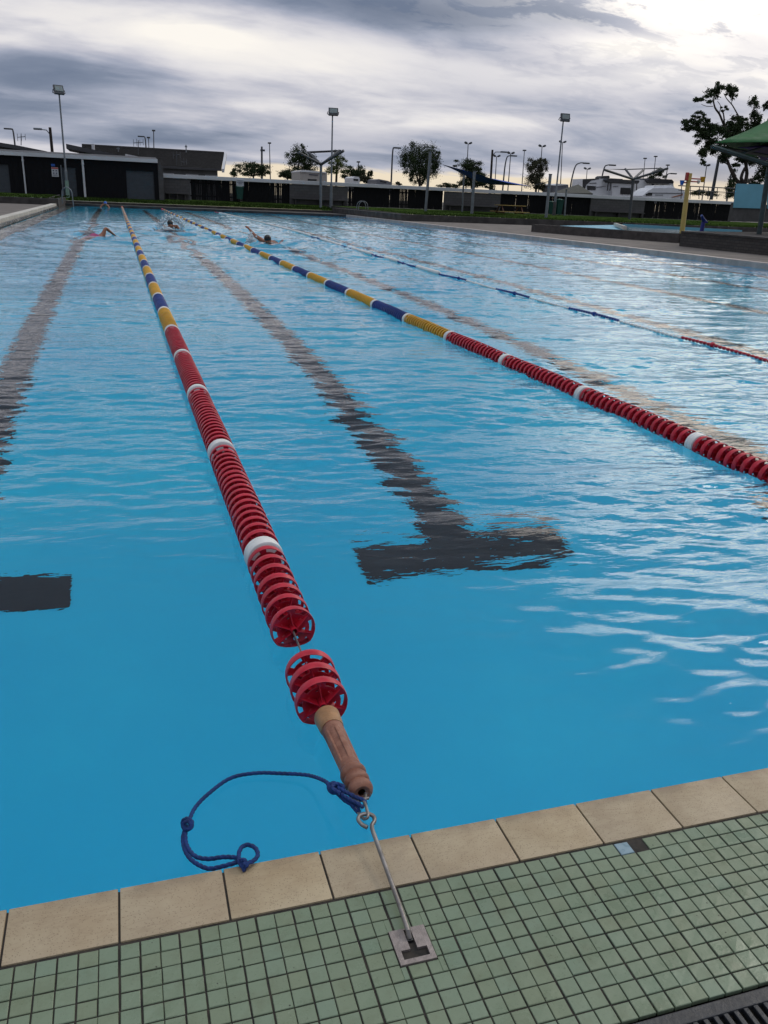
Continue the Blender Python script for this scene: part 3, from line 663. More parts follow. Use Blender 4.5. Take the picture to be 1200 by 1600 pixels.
f = MB(); f.tube([(x3(y_), y_, WZ+.008+.006*math.sin(y_*3)) for y_ in np.arange(3, 57.8, .25)], .006, 6); f.build('cable', 'white', rt, smooth=True)
# tensioner handle of the first rope
A = gnd(510, 1119, .012); Bp = gnd(566, 1240, .024); ax = (Bp-A); L = ax.length
tn = empty('tensioner_sleeve', A, 'fluted terracotta plastic sleeve on the lane rope next to the hook', 'rope tensioner')
f = MB(); prof = [(0, .018), (0, .029), (.004, .0305), (.045, .0285), (.052, .0272), (.058, .0265)]
f.lathe(A, ax, prof, 32, 0, lambda t, th: 1+(.012 if (int(th*5) % 2 and .008 < t < .03) else 0)); f.build('collar', 'collar', tn, smooth=True)
def flute(t, th):
    u = (t-.075)/(L*.70-.075)
    if u < 0 or u > 1: return 1
    d = (th*5/(2*math.pi)) % 1; e = min(1, u*9, (1-u)*7); k = min(1, max(0, (abs(d-.5) < .27)*1.0))
    return 1-.16*k*e
f = MB(); prof = [(.0585, .0255)]+[(t, .0255-.0030*(t-.06)/(L*.7)) for t in np.linspace(.062, L*.72, 26)]
prof += [(L*.735, .0222), (L*.75, .0262), (L*.775, .0282), (L*.80, .0268), (L*.812, .0225), (L*.825, .0222), (L*.845, .0262), (L*.87, .0272), (L*.895, .0255), (L*.905, .0215), (L*.918, .0222), (L*.94, .0258), (L*.965, .0262), (L*.988, .0235), (L, .017), (L-.004, .008)]
f.lathe(A, ax, prof, 60, 0, flute); f.build('fluted_body', 'terra', tn, smooth=True)
# ------------------------------------------------------------------ buildings on the left
def quadpx(mb, pts, Y, thick, m=0):
    P = [at(px, py, Y) for px, py in pts]; mb.slab(P, (0, thick, 0), m)
SY = 66.0
zt0 = at(0, 236, SY); ztr = at(246, 250, SY); ZT = (zt0.z+ztr.z)/2; xr = ztr.x; zb = .45
sh = empty('changing_shed', (xr-8, SY, zb), 'long black pool shed with pale fascia and grey roller doors at far left', 'shed')
DOORS = [(-14, 17), (97, 121), (199, 242)]
dx_ = []
for a_, b_ in DOORS:
    y_ = 306 if a_ > 150 else 302 if a_ > 50 else 297; dx_.append((at(a_, y_, SY).x, at(b_, y_, SY).x))
f = MB(); X_ = -40.0; zd = 2.35
segs = []
for a_, b_ in dx_: segs.append((X_, a_)); X_ = b_
segs.append((X_, xr))
for a_, b_ in segs: f.box(((a_+b_)/2, SY+.1, (zb+zd)/2), (b_-a_, .2, zd-zb))
f.box(((-40+xr)/2, SY+.1, (zd+ZT-.2)/2+.001), (xr+40, .2, ZT-.2-zd)); f.box((xr-.1, SY+3, (zb+ZT-.2)/2), (.2, 5.8, ZT-.2-zb)); f.box(((-40+xr)/2, SY+5.98, (zb+ZT)/2), (xr+40, .16, ZT-zb)); 
x_ = -39.8
while x_ < xr:
    if not any(a_-.05 < x_ < b_+.05 for a_, b_ in dx_): f.box((x_, SY-.012, (zb+ZT-.3)/2), (.03, .024, ZT-.3-zb))
    x_ += .4
f.build('wall', 'black', sh)
for a_, b_ in dx_:
    f = MB(); k = 0; z = zb+.02
    while z < zd: f.box(((a_+b_)/2, SY+.12, z+.045), (b_-a_, .05, .08), bev=.015); z += .09
    f.box(((a_+b_)/2, SY+.17, (zb+zd)/2), (b_-a_-.01, .03, zd-zb-.01)); f.build('roller_door', 'door', sh)
f = MB(); f.box(((-40+xr)/2, SY-.15, ZT-.10), (xr+40, .1, .24)); f.build('fascia', 'fascia', sh)
f = MB(); n = 10; xa, xb = -40, xr+.02
prof_ = [(SY-.1, ZT+.02)]+[(SY+.4+5.5*math.sin(i/n*math.pi/2), ZT+.02+.25*math.sin(i/n*math.pi)) for i in range(n+1)]
for (y0_, z0_), (y1_, z1_) in zip(prof_, prof_[1:]): f.quad((xa, y0_, z0_), (xb, y0_, z0_), (xb, y1_, z1_), (xa, y1_, z1_))
f.build('roof', 'roofgrey', sh)
f = MB(); pts = [at(244, 251, SY), at(250, 257, SY), at(252, 276, SY), at(251, 303, SY), at(246, 303, SY)]; 
f.slab([(xr, SY, zb), (xr+.35, SY, zb), (xr+.35, SY, ZT-.55), (xr+.22, SY, ZT-.2), (xr, SY, ZT-.02)], (0, 5.5, 0)); f.build('end_panel', 'block', sh)
for px0, px1, ptop, w_, mm in ((34, 41, 243, .11, 'fascia'), (128, 133, 249, .15, 'fascia'), (94, 99, 258, .07, 'pole')):
    p = at(px1, 302, SY); f = MB(); f.tube([(p.x, SY-.12, .47), (p.x, SY-.12, at(px0, ptop, SY).z)], w_/2, 8); 
    if mm == 'fascia': f.tube([(p.x, SY-.12, at(px0, ptop, SY).z-.35), (p.x, SY-.12, at(px0, ptop, SY).z-.25)], w_/2+.02, 8)
    f.build('downpipe', mm, sh, smooth=True)
def plate_px(px0, py0, px1, py1, Y): a, b_ = at(px0, py0, Y), at(px1, py1, Y); return a, b_
a, c = plate_px(80, 261, 92, 276.5, SY-.06)
sg = empty('warning_sign', ((a.x+c.x)/2, SY-.06, c.z), 'white notice with red heading on the black shed wall beside the door', 'sign')
w_, h_ = c.x-a.x, a.z-c.z; mx = (a.x+c.x)/2
f = MB(); f.box((mx, SY-.05, (a.z+c.z)/2), (w_, .03, h_)); f.build('board', 'sign', sg)
f = MB(); f.box((mx, SY-.068, a.z-h_*.10), (w_*.96, .004, h_*.15)); f.build('heading', 'signred', sg)
f = MB()
for u, v in ((-.22, .36), (.2, .36), (-.22, .62), (.2, .62)): f.box((mx+u*w_, SY-.068, a.z-h_*v), (w_*.2, .004, h_*.13), rz=0)
for i in range(3): f.box((mx, SY-.068, a.z-h_*(.78+.06*i)), (w_*.7, .004, h_*.02))
f.build('lettering', 'ink', sg)
a, c = plate_px(79.5, 256, 86, 260, SY-.06); f = MB(); f.box(((a.x+c.x)/2, SY-.05, (a.z+c.z)/2), (c.x-a.x, .03, a.z-c.z), bev=.01); f.box(((a.x+c.x)/2, SY-.07, a.z-.05), (.1, .01, .08)); tag(f.build('wall_marker', 'signblue', loc=((a.x+c.x)/2, SY-.06, c.z)), 'tiny blue marker plate above the notice on the shed', 'sign')
# curved hall behind
hl = empty('hall_building', at(20, 240, 84)-Vector((0, 0, 4)), 'low hall with shallow curved grey roof rising behind the far left shed', 'building')
HY = 84
f = MB(); top = [at(x_, y_, HY) for x_, y_ in ((-120, 215), (-60, 218), (0, 223), (25, 227), (50, 232), (70, 236), (86, 240))]; pts = [Vector((top[0].x, HY, .5))]+top+[Vector((top[-1].x, HY, .5))]
f.slab([Vector((p.x, p.y, p.z-.35)) if p.z > 1 else p for p in pts], (0, 12, 0)); f.build('wall', 'wallgrey', hl)
f = MB()
for p, q in zip(top, top[1:]): f.slab([p+Vector((0, -.6, 0)), q+Vector((0, -.6, 0)), q+Vector((0, -.6, -.32)), p+Vector((0, -.6, -.32))], (0, 13, 0))
f.build('roof', 'roofgrey', hl)
# tiled house
HY = 82
hs = empty('tiled_house', at(260, 262, HY)-Vector((0, 0, 3)), 'long house with dark tiled gable roof and white barge board behind the shed', 'house')
rl, rr_ = at(128, 229, HY+5), at(350, 238, HY+5); el, er = at(120, 256, HY), at(346, 262.5, HY); ridz = (rl.z+rr_.z)/2; evz = (el.z+er.z)/2
f = MB(); A1, A2 = Vector((rl.x, HY+5, ridz)), Vector((rr_.x, HY+5, ridz)); E1, E2 = Vector((rl.x, HY, evz)), Vector((er.x, HY, evz)); G1, G2 = Vector((rl.x, HY+10, evz)), Vector((er.x, HY+10, evz))
nrow = 16
for i in range(nrow):
    p0, p1 = E1.lerp(A1, i/nrow), E2.lerp(A2, i/nrow); q0, q1 = E1.lerp(A1, (i+1)/nrow), E2.lerp(A2, (i+1)/nrow); up = Vector((0, -.02, .05))
    f.add([p0+up, p1+up, q1, q0, p0, p1], [(0, 1, 2, 3), (4, 5, 1, 0)])
f.quad(A1, A2, G2, G1); f.tube([A1, A2], .14, 8); f.build('roof', 'roofdark', hs)
f = MB(); f.slab([Vector((E1.x+.6, HY+.5, .5)), Vector((E2.x-.3, HY+.5, .5)), Vector((E2.x-.3, HY+.5, evz)), Vector((E1.x+.6, HY+.5, evz))], (0, 9, 0)); f.slab([Vector((er.x-.35, HY+.5, evz)), Vector((er.x-.35, HY+9.5, evz)), A2+Vector((-.1, 0, -.1))], (-.2, 0, 0)); f.build('wall', 'wallgrey', hs)
f = MB(); d = Vector((.02, -.05, .06)); f.slab([E2+d, E2+d+Vector((.0, 0, -.3)), A2+d+Vector((0, 0, -.3)), A2+d], (.22, 0, 0)); f.slab([G2+d, G2+d+Vector((.0, 0, -.3)), A2+d+Vector((0, 0, -.3)), A2+d], (.2, 0, 0)); f.build('barge_board', 'fascia', hs)
f = MB(); f.box(((E1.x+E2.x)/2, HY-.08, evz-.05), (E2.x-E1.x, .14, .16)); f.build('gutter', 'roofgrey', hs)
for px_ in (262, 300, 330):
    p = at(px_, 272, HY+.5); f = MB(); f.box((p.x, HY+.47, evz-.9), (1.1, .1, .8)); fr = f.build('window', 'fascia', hs); f = MB(); f.box((p.x, HY+.41, evz-.9), (.95, .04, .65)); f.build('pane', 'glass', fr)
def vent(px, py, Y, hpx, wpx):
    p = at(px, py, Y); s_ = mpp(Y); f = MB(); f.tube([p, p+Vector((0, 0, hpx*s_))], .05, 6); f.box(p+Vector((0, 0, hpx*s_*.75)), (wpx*s_, .1, .1)); return f
for px_, py_, h_, w2 in ((291, 238, 9, 3), (185, 237, 5, 4)): vent(px_, py_, HY+3.6, h_, w2).build('roof_vent', 'pole', hs)
def antenna(px, pb, pt, Y, n=4, w=11, lab='', grp='television aerials on the roofs'):
    p, q = at(px, pb, Y), at(px, pt, Y); e = empty('roof_antenna', p, lab, 'aerial', grp); s_ = mpp(Y)
    f = MB(); f.tube([p, q], .035, 6); f.build('mast', 'farpole', e)
    f = MB(); f.tube([q+Vector((-w/2*s_, 0, -.25)), q+Vector((w/2*s_, 0, -.15))], .028, 5)
    for i in range(n): x_ = (-.5+i/(n-1))*w*s_; f.tube([q+Vector((x_, -.1, -.55+.05*i)), q+Vector((x_, .1, .05+.06*(i % 2)))], .02, 5)
    f.build('elements', 'farpole', e)
antenna(33, 227, 210, 85, 3, 9, 'thin aerial on the hall roof at far left of the photo')
antenna(216, 246, 219, 85, 4, 12, 'tallest aerial above the shed end, on the house roof left part')
antenna(276, 259, 238, 82.5, 3, 9, 'bent aerial on a mast before the middle of the tiled roof')
antenna(287, 255, 249, 82.3, 3, 7, 'low sideways aerial near the eave of the tiled roof')
# skillion annexe
an2 = empty('skillion_annexe', at(130, 245, 76)-Vector((0, 0, 3)), 'low annexe with upswept monopitch roof and green panel behind the shed', 'building')
f = MB(); a, b_ = at(104, 225.5, 76), at(222, 250.5, 76); f.slab([a+Vector((0, -1, 0)), b_+Vector((0, -1, 0)), b_+Vector((0, -1, -.28)), a+Vector((0, -1, -.34))], (0, 6, 0)); f.build('roof', 'roofgrey', an2)
f = MB(); P_ = [at(124, 234, 76), at(200, 248, 76), at(200, 262, 76), at(120, 262, 76)]; f.slab(P_, (0, 4.5, 0)); f.build('wall', 'wallgrey', an2)
f = MB(); P_ = [at(131, 236, 75.96), at(144, 238.5, 75.96), at(144, 246, 75.96), at(131, 246, 75.96)]; f.slab(P_, (0, .03, 0)); f.build('green_panel', 'greenwall', an2)
f = MB(); f.tube([at(146, 245, 75.8), at(145.5, 225, 75.8)], .12, 8); f.build('flue', 'fascia', an2)
f = MB(); P_ = [at(196, 240.5, 70), at(225, 246.5, 70), at(225, 248.5, 70), at(196, 242.5, 70)]; f.slab(P_, (0, 2.2, 0)); f.tube([at(198, 247, 70), at(197.5, 241, 70)], .08, 6); tag(f.build('small_awning', 'fascia', loc=at(210, 250, 70)), 'small pale tilted awning on the shed roof before the house', 'awning')
# ------------------------------------------------------------------ fence line
FX0 = xr+.38; ftop = 2.28; FH0 = .5
def fx(px): return at(px, 315, FY).x
fe = empty('perimeter_fence', ((FX0+fx(1147))/2, FY, FH0), 'long black paling fence under a white top beam behind the pool', 'fence')
f = MB(); f.box(((FX0+fx(1147))/2, FY-.05, ftop-.14), (fx(1147)-FX0, .34, .26), bev=.02); f.build('top_beam', 'fascia', fe)
for a_, b_ in ((298, 452), (543, 692), (781, 922), (1007, 1147)):
    xa, xb = fx(a_), fx(b_); f = MB(); x_ = xa+.06; r_ = random.Random(a_); run = 0
    while x_ < xb-.05:
        gap = r_.random()
        f.box((x_+.06, FY+.02+r_.uniform(-.01, .01), (FH0+ftop-.28)/2+.04), (.125 if gap > .14 else .10, .025, ftop-.28-FH0-.04+r_.uniform(-.03, .0)), rot=Matrix.Rotation(r_.uniform(-.006, .006), 3, 'Y'))
        x_ += .1262 if gap > .14 else .128
    f.box(((xa+xb)/2, FY+.08, .85), (xb-xa, .06, .1)); f.box(((xa+xb)/2, FY+.08, 1.75), (xb-xa, .06, .1)); f.build('paling_panel', 'pal', fe)
m, N, b = newmat('grey_concrete_blocks'); oc = N.new('ShaderNodeTexCoord').outputs['Object']
bk = N.new('ShaderNodeTexBrick'); N.put(bk.inputs['Vector'], bvec(N, oc)); bk.inputs['Scale'].default_value = 1; bk.inputs['Brick Width'].default_value = .4; bk.inputs['Row Height'].default_value = .2; bk.inputs['Mortar Size'].default_value = .008
for i_, c_ in ((1, (.085, .08, .08)), (2, (.10, .095, .095)), (3, (.055, .052, .05))): bk.inputs[i_].default_value = (*c_, 1)
faint = N.math('MULTIPLY', N.rng(N.noise(oc, .9, 4), .5, .66), .35)
N.put(b.inputs['Base Color'], N.mix(faint, bk.outputs[0], (.15, .145, .145))); b.inputs['Roughness'].default_value = .85; mt['blocks'] = m
BW = (('grey block shelter wall with bench joining the black shed', 251, 298), ('grey block wall with bench behind the Y shaped shade post left of centre', 452, 543), ('grey block wall with bench behind the blue shade sail', 693, 781), ('grey block wall with bench in front of the white caravans', 922, 1007))
for lab, a_, b_ in BW:
    xa, xb = (FX0 if a_ == 251 else fx(a_))+.01, fx(b_)-.01; e = empty('block_wall', ((xa+xb)/2, FY-.1, FH0), lab, 'wall', 'block walls between the paling panels')
    f = MB(); f.box(((xa+xb)/2, FY-.05, (FH0+ftop-.28)/2), (xb-xa, .2, ftop-.29-FH0)); f.build('wall', 'blocks', e)
    f = MB(); f.box(((xa+xb)/2, FY-.38, FH0+.46), (xb-xa-.3, .42, .06)); f.build('bench_seat', 'block', e)
    for xx in (xa+.4, (xa+xb)/2, xb-.4): f = MB(); f.box((xx, FY-.36, FH0+.2), (.1, .34, .44)); f.build('bench_support', 'dconc', e)
# fence sign
a, c = plate_px(369, 280.5, 381, 291, FY-.25)
sg = empty('fence_sign', ((a.x+c.x)/2, FY-.25, c.z), 'small white sign with dark lettering under the fence beam above a green bin', 'sign'); w_, h_, mx = c.x-a.x, a.z-c.z, (a.x+c.x)/2
f = MB(); f.box((mx, FY-.25, (a.z+c.z)/2), (w_, .03, h_)); f.build('board', 'sign', sg)
f = MB()
for v, ww in ((.2, .7), (.45, .8), (.65, .4)):
    x_ = -ww/2
    while x_ < ww/2: l_ = random.uniform(.04, .09); f.box((mx+(x_+l_/2)*w_, FY-.268, a.z-h_*v), (l_*w_*.8, .004, h_*.14)); x_ += l_+.02
f.build('lettering', 'ink', sg)
def bin_(px, pb, pt, lab, Y=FY-.7):
    p = at(px, pb, Y); q = at(px, pt, Y); h = q.z-p.z; w = .55; e = empty('wheelie_bin', p, lab, 'rubbish bin', 'green bins along the fence'); x, y, z = p
    f = MB(); b0, b1 = w*.36, w*.48
    f.add([(x-b0, y-b0, z+.05), (x+b0, y-b0, z+.05), (x+b0, y+b0, z+.05), (x-b0, y+b0, z+.05), (x-b1, y-b1, z+h*.88), (x+b1, y-b1, z+h*.88), (x+b1, y+b1, z+h*.88), (x-b1, y+b1, z+h*.88)], [(0, 1, 5, 4), (1, 2, 6, 5), (2, 3, 7, 6), (3, 0, 4, 7), (3, 2, 1, 0)]); f.build('body', 'bin', e)
    f = MB(); f.box((x, y, z+h*.92), (w*1.06, w*1.1, h*.07), bev=.03); f.blob((x, y, z+h*.95), (w*.45, w*.45, h*.06)); f.build('lid', 'bin', e)
    for s_ in (-1, 1): f = MB(); f.tube([(x+s_*w*.3, y+w*.35, z+.1), (x+s_*w*.42, y+w*.35, z+.1)], .1, 10); f.build('wheel', 'vdark', e)
bin_(374.5, 312, 291, 'green bin below the small white fence sign'); bin_(872, 336, 310.5, 'green bin just right of the right floodlight pole'); bin_(859, 335, 314, 'green bin just left of the right floodlight pole, partly hidden by posts', FY-.5)
# ------------------------------------------------------------------ floodlights
def floodlight(pb, pt, Y, wpx, hpx, lab, tilt, sleeve, yawd=0):
    p = at(*pb, Y); q = at(*pt, Y); p.z -= .05; e = empty('floodlight_pole', p, lab, 'floodlight', 'tall floodlight poles on the grass bank'); s_ = mpp(Y)
    q2 = Vector((p.x+(q.x-p.x), Y, q.z)); f = MB(); k = .28; mid = p.lerp(q2, k)
    f.tube([p, mid], .10, 10); f.tube([mid, mid+(q2-p)*.02, q2], [.10, .065, .05], 10); f.build('pole', 'pole', e, smooth=True)
    f = MB(); f.tube([p+Vector((0, 0, .02)), p.lerp(q2, .19)], .125, 10); f.build('sleeve', sleeve, e, smooth=True)
    w_, h_ = wpx*s_, hpx*s_; c = q2+Vector((.0, -.25, h_*.45)); R = Matrix.Rotation(rad(yawd), 3, 'Z')@Matrix.Rotation(rad(-tilt), 3, 'X')
    f = MB(); f.box(c, (w_, .16, h_), rot=R, bev=.03)
    for i in range(5): f.box(c+R@Vector((0, .12, h_*(-.3+.15*i))), (w_*.8, .1, .02), rot=R)
    hd = f.build('lamp_head', 'lamp', e); f = MB(); f.box(c+R@Vector((0, -.09, h_*.08)), (w_*.76, .02, h_*.55), rot=R); f.build('lens', 'lens', hd)
    f = MB(); f.tube([q2, q2+Vector((w_*.6, -.1, .1)), c+R@Vector((w_*.56, 0, 0))], .03, 6); f.tube([q2, q2+Vector((-w_*.6, -.1, .1)), c+R@Vector((-w_*.56, 0, 0))], .03, 6); f.build('bracket', 'lamp', e)
    return e
floodlight((106.5, 311), (92.5, 148), 65, 12, 11, 'floodlight pole with pale green sleeve standing by the left pool ladder', 22, 'palegreen', 20)
floodlight((517, 327), (519.5, 181), 65, 13, 10, 'centre floodlight pole, rising beside the Y shaped shade frame', 20, 'pole', -10)
floodlight((864.5, 343), (880, 190), 63, 14.5, 11, 'right floodlight pole, between two green bins', 10, 'block', 0)
# ------------------------------------------------------------------ ladders
def ladder(pa, pb_, Y, top, lab, side):
    e = empty('pool_ladder', at(*pa, Y), lab, 'pool ladder', 'stainless pool ladders')
    for px0, px1, off in ((pa[0], pb_[0], 0),):
        pass
    a, b_ = at(*pa, Y), at(*pb_, Y); h = at(pa[0], top, Y).z
    for k in (0, 1):
        if side == 'x':
            o = Vector((0, -.5*k, 0)); P_ = [a+o, Vector((a.x+(.04 if 1 else 0), Y, h-.25))+o, Vector((a.x+.18, Y, h-.04))+o, Vector(((a.x+b_.x)/2, Y, h))+o, Vector((b_.x-.16, Y, h-.06))+o, Vector((b_.x-.02, Y, h-.35))+o, b_+o+Vector((0, 0, -.5))]
        f = MB(); f.tube(spline(P_, 4), .024, 8); f.build('handrail', 'pole', e, smooth=True)
    return e
ladder((98, 318), (115, 322), 58.3, 292.5, 'stainless ladder at the far left corner in front of the floodlight sleeve', 'x')
ladder((556.5, 337), (571.5, 340), 57.2, 314, 'stainless ladder at the far right corner of the pool', 'x')
# ------------------------------------------------------------------ shade frames and posts
def bar(f, a, b_, r=.06, m=0): f.tube([a, b_], r, 6, m)
Y_ = 64.5
e = empty('umbrella_stand', at(501, 323, Y_), 'bare Y shaped shade frame on a post left of the centre floodlight', 'umbrella stand', 'Y shaped shade stands')
f = MB(); bar(f, at(501, 324, Y_), at(501.5, 257, Y_), .10); f.build('post', 'pole', e)
f = MB(); bar(f, at(501.5, 257, Y_), at(466, 238.5, Y_-1.5), .1); bar(f, at(501.5, 257, Y_), at(537, 235.5, Y_-1.5), .1); bar(f, at(501.5, 257, Y_), at(482, 238, Y_+2), .08); bar(f, at(501.5, 257, Y_), at(530, 235, Y_+2), .08); f.build('arms', 'farpole', e)
f = MB(); P_ = [at(480, 236.5, Y_+2), at(533, 234, Y_+2), at(533, 237, Y_+2), at(480, 239.5, Y_+2)]; f.slab(P_, (0, .4, 0)); f.build('rolled_canopy', 'vdark', e)
Y_ = 60.0
e = empty('umbrella_stand', at(983, 344, Y_), 'bare shade frame with four spread arms in front of the white caravans', 'umbrella stand', 'Y shaped shade stands')
top = at(989.5, 280, Y_); f = MB(); bar(f, at(983, 346, Y_), top, .11); f.build('post', 'farpole', e)
for q in ((945, 265.5, -2), (1044, 263, -2), (977, 264, 2), (1006, 265, 2)): f = MB(); bar(f, top, at(q[0], q[1], Y_+q[2]), .085); f.build('arm', 'farpole', e)
f = MB(); P_ = [at(950, 264.2, Y_+2), at(978, 264, Y_+2), at(1031, 262.2, Y_+2), at(1030, 263.8, Y_+2), at(978, 265.6, Y_+2)]; f.slab(P_, (0, .3, 0)); f.build('rolled_canopy', 'farpole', e)
posts = [((664.5, 334), (672.5, 238), 60, 'tallest thin grey post, left end of the blue shade sail'), ((722, 333), (725, 272), 65, 'short grey post behind the blue sail near the picnic table'), ((737, 337), (741.5, 268), 56, 'grey post holding the low middle of the blue sail'), ((852.5, 344), (860, 273), 53, 'grey leaning post left of the right floodlight pole'), ((882, 340), (885, 297), 64, 'shortest post, right of the green bin')]
for pb, pt, Y_, lab in posts:
    p, q = at(*pb, Y_), at(*pt, Y_); e = empty('shade_post', p, lab, 'post', 'grey shade posts on the grass'); f = MB(); f.tube([p-Vector((0, 0, .1)), q], .10 if Y_ < 64 else .07, 10); f.build('post', 'pole', e, smooth=True)
    f = MB(); f.tube([q, q+Vector((0, 0, .05))], .12 if Y_ < 64 else .09, 10); f.build('cap', 'farpole', e)
# blue sail
f = MB(); c0, c1, c2, c3 = at(690, 256.5, 61), at(741, 270, 56.2), at(829, 291, 53.5), at(770, 279, 66); K = 14; vs = []
for i in range(K+1):
    for j in range(K+1):
        u, v = i/K, j/K; p = (c0*(1-u)+c1*u)*(1-v)+(c3*(1-u)+c2*u)*v; p.z -= .35*math.sin(math.pi*u)*math.sin(math.pi*v)+.12*math.sin(math.pi*v)*(1-2*abs(u-.5)*0); vs.append(p)
k2 = K+1; f.add(vs+[v+Vector((0, 0, -.03)) for v in vs], [(i*k2+j, i*k2+j+1, (i+1)*k2+j+1, (i+1)*k2+j) for i in range(K) for j in range(K)]+[((i+1)*k2+j+k2*k2, (i+1)*k2+j+1+k2*k2, i*k2+j+1+k2*k2, i*k2+j+k2*k2) for i in range(K) for j in range(K)])
e = empty('shade_sail', c1, 'sagging dark blue shade sail stretched between grey posts', 'shade sail'); f.build('cloth', 'sail', e, smooth=True)
f = MB(); f.tube([c2, at(859, 283, 53)], .02, 5); f.tube([c0, at(672, 246, 60)], .02, 5); f.tube([c1, at(741, 269, 56)], .03, 5); f.build('ties', 'farpole', e)
# picnic table
Yt = 63.5; p = at(796, 336, Yt); s_ = mpp(Yt); e = empty('picnic_table', p, 'yellow topped picnic table with benches on the grass behind the deck', 'picnic table'); wL = 46*s_
zt_ = at(796, 321, Yt).z; zs_ = at(796, 331, Yt-.7).z
f = MB(); 
for k in range(4): f.box((p.x, Yt-.27+.18*k, zt_), (wL, .16, .05))
f.build('tabletop', 'tableyellow', e)
for s2 in (-1, 1): 
    f = MB(); f.box((p.x, Yt+s2*.72, zs_), (wL*1.08, .26, .05)); f.build('bench_seat', 'tableyellow', e)
for s2 in (-1, 1):
    f = MB(); x_ = p.x+s2*wL*.34; f.tube([(x_, Yt-.8, p.z), (x_, Yt-.2, zt_)], .05, 4); f.tube([(x_, Yt+.8, p.z), (x_, Yt+.2, zt_)], .05, 4); f.box((x_, Yt, zs_-.06), (.06, 1.6, .1)); f.build('leg_frame', 'brown', e)
# ------------------------------------------------------------------ toddler pool and water play
tz = .42; e = empty('toddler_pool', (23, 37, .1), 'raised toddler pool with grey walls and pale blue inside right of the main pool', 'toddler pool')
tF = [gnd(831, 350, tz), gnd(900, 355, tz), gnd(1062, 365.5, tz), gnd(1159, 367, tz)]; tB = [gnd(1159, 360, tz), gnd(980, 352, tz), gnd(960, 349.5, tz), gnd(850, 349, tz)]
f = MB()
for p, q in zip(tF, tF[1:]):
    n = Vector((q.y-p.y, -(q.x-p.x), 0)).normalized()*-.25; f.slab([Vector((p.x, p.y, .08)), Vector((q.x, q.y, .08)), Vector((q.x+n.x, q.y+n.y, .08)), Vector((p.x+n.x, p.y+n.y, .08))], (0, 0, tz-.08))
f.build('front_wall', 'brickd', e)
f = MB()
def wallpx(p_bot, q_bot, zb_, ztop, mm, name, th=.25):
    p, q = gnd(*p_bot, zb_), gnd(*q_bot, zb_); f = MB(); f.slab([Vector((p.x, p.y, .08)), Vector((q.x, q.y, .08)), Vector((q.x, q.y+th, .08)), Vector((p.x, p.y+th, .08))], (0, 0, ztop-.08)); return f.build(name, mm, e)
wallpx((976, 353.6), (1159, 363.4), .34, .455, 'lblue', 'back_wall')
mw = pm('toddler_water', (.02, .075, .065), .05, var=.15, scale=2, bump=.5, bscale=5); mt['tw'] = mw
f = MB(); P_ = [gnd(976, 353.4, .34), gnd(1159, 363.2, .34), gnd(1159, 366.5, .34), gnd(1060, 364.5, .34), gnd(976, 360, .34)]; f.add(P_[::-1], [(0, 1, 2, 3, 4)]); f.build('water_surface', 'tw', e)
f = MB(); P_ = [gnd(875, 352.6, .40), gnd(960, 351.5, .40), gnd(975, 355.5, .40), gnd(975, 359.0, .40)]; f.slab([p-Vector((0, 0, .2)) for p in P_], (0, 0, .2)); f.build('shallow_ledge', 'lblue', e)
f = MB(); a, c = gnd(961, 350.5, .5), gnd(977, 356, .5); f.tube([a, c], .09, 4); f.build('corner_step', 'curb', e)
a = gnd(1150, 363, .42); f = MB(); P_ = gnd(1145, 366.5, .35); f.box((P_.x, P_.y-.3, .30), (1.0, .03, .1)); f.build('red_strip', 'signred', e)
# low brick planter at right
pa_, pb2 = gnd(1061, 384.5, .1), gnd(1215, 401, .1); e = empty('brick_planter', (20, 24, .1), 'low dark brick wall in front of the green umbrella', 'wall')
zt2 = .53; dr = (pb2-pa_); f = MB(); bk_ = Vector((9, 4.5, 0)); f.slab([Vector((pa_.x, pa_.y, .08)), Vector((pa_.x+dr.x*1.6, pa_.y+dr.y*1.6, .08)), Vector((pa_.x+dr.x*1.6, pa_.y+dr.y*1.6, .08))+bk_, Vector((pa_.x, pa_.y, .08))+bk_], (0, 0, zt2-.08)); 
m, N, b = newmat('dark_brick_courses'); oc = N.new('ShaderNodeTexCoord').outputs['Object']; bk = N.new('ShaderNodeTexBrick'); N.put(bk.inputs['Vector'], bvec(N, oc)); bk.inputs['Scale'].default_value = 1
bk.inputs['Brick Width'].default_value = .24; bk.inputs['Row Height'].default_value = .085; bk.inputs['Mortar Size'].default_value = .008
for i_, c_ in ((1, (.05, .045, .042)), (2, (.075, .066, .06)), (3, (.03, .028, .026))): bk.inputs[i_].default_value = (*c_, 1)
N.put(b.inputs['Base Color'], bk.outputs[0]); b.inputs['Roughness'].default_value = .85; mt['courses'] = m
f.build('wall', 'courses', e)
f = MB(); f.slab([Vector((pa_.x-.04, pa_.y-.04, zt2)), Vector((pa_.x+dr.x*1.6-.04, pa_.y+dr.y*1.6-.04, zt2)), Vector((pa_.x+dr.x*1.6, pa_.y+dr.y*1.6, zt2))+bk_, Vector((pa_.x, pa_.y, zt2))+bk_], (0, 0, .05)); f.build('capping', 'dconc', e)
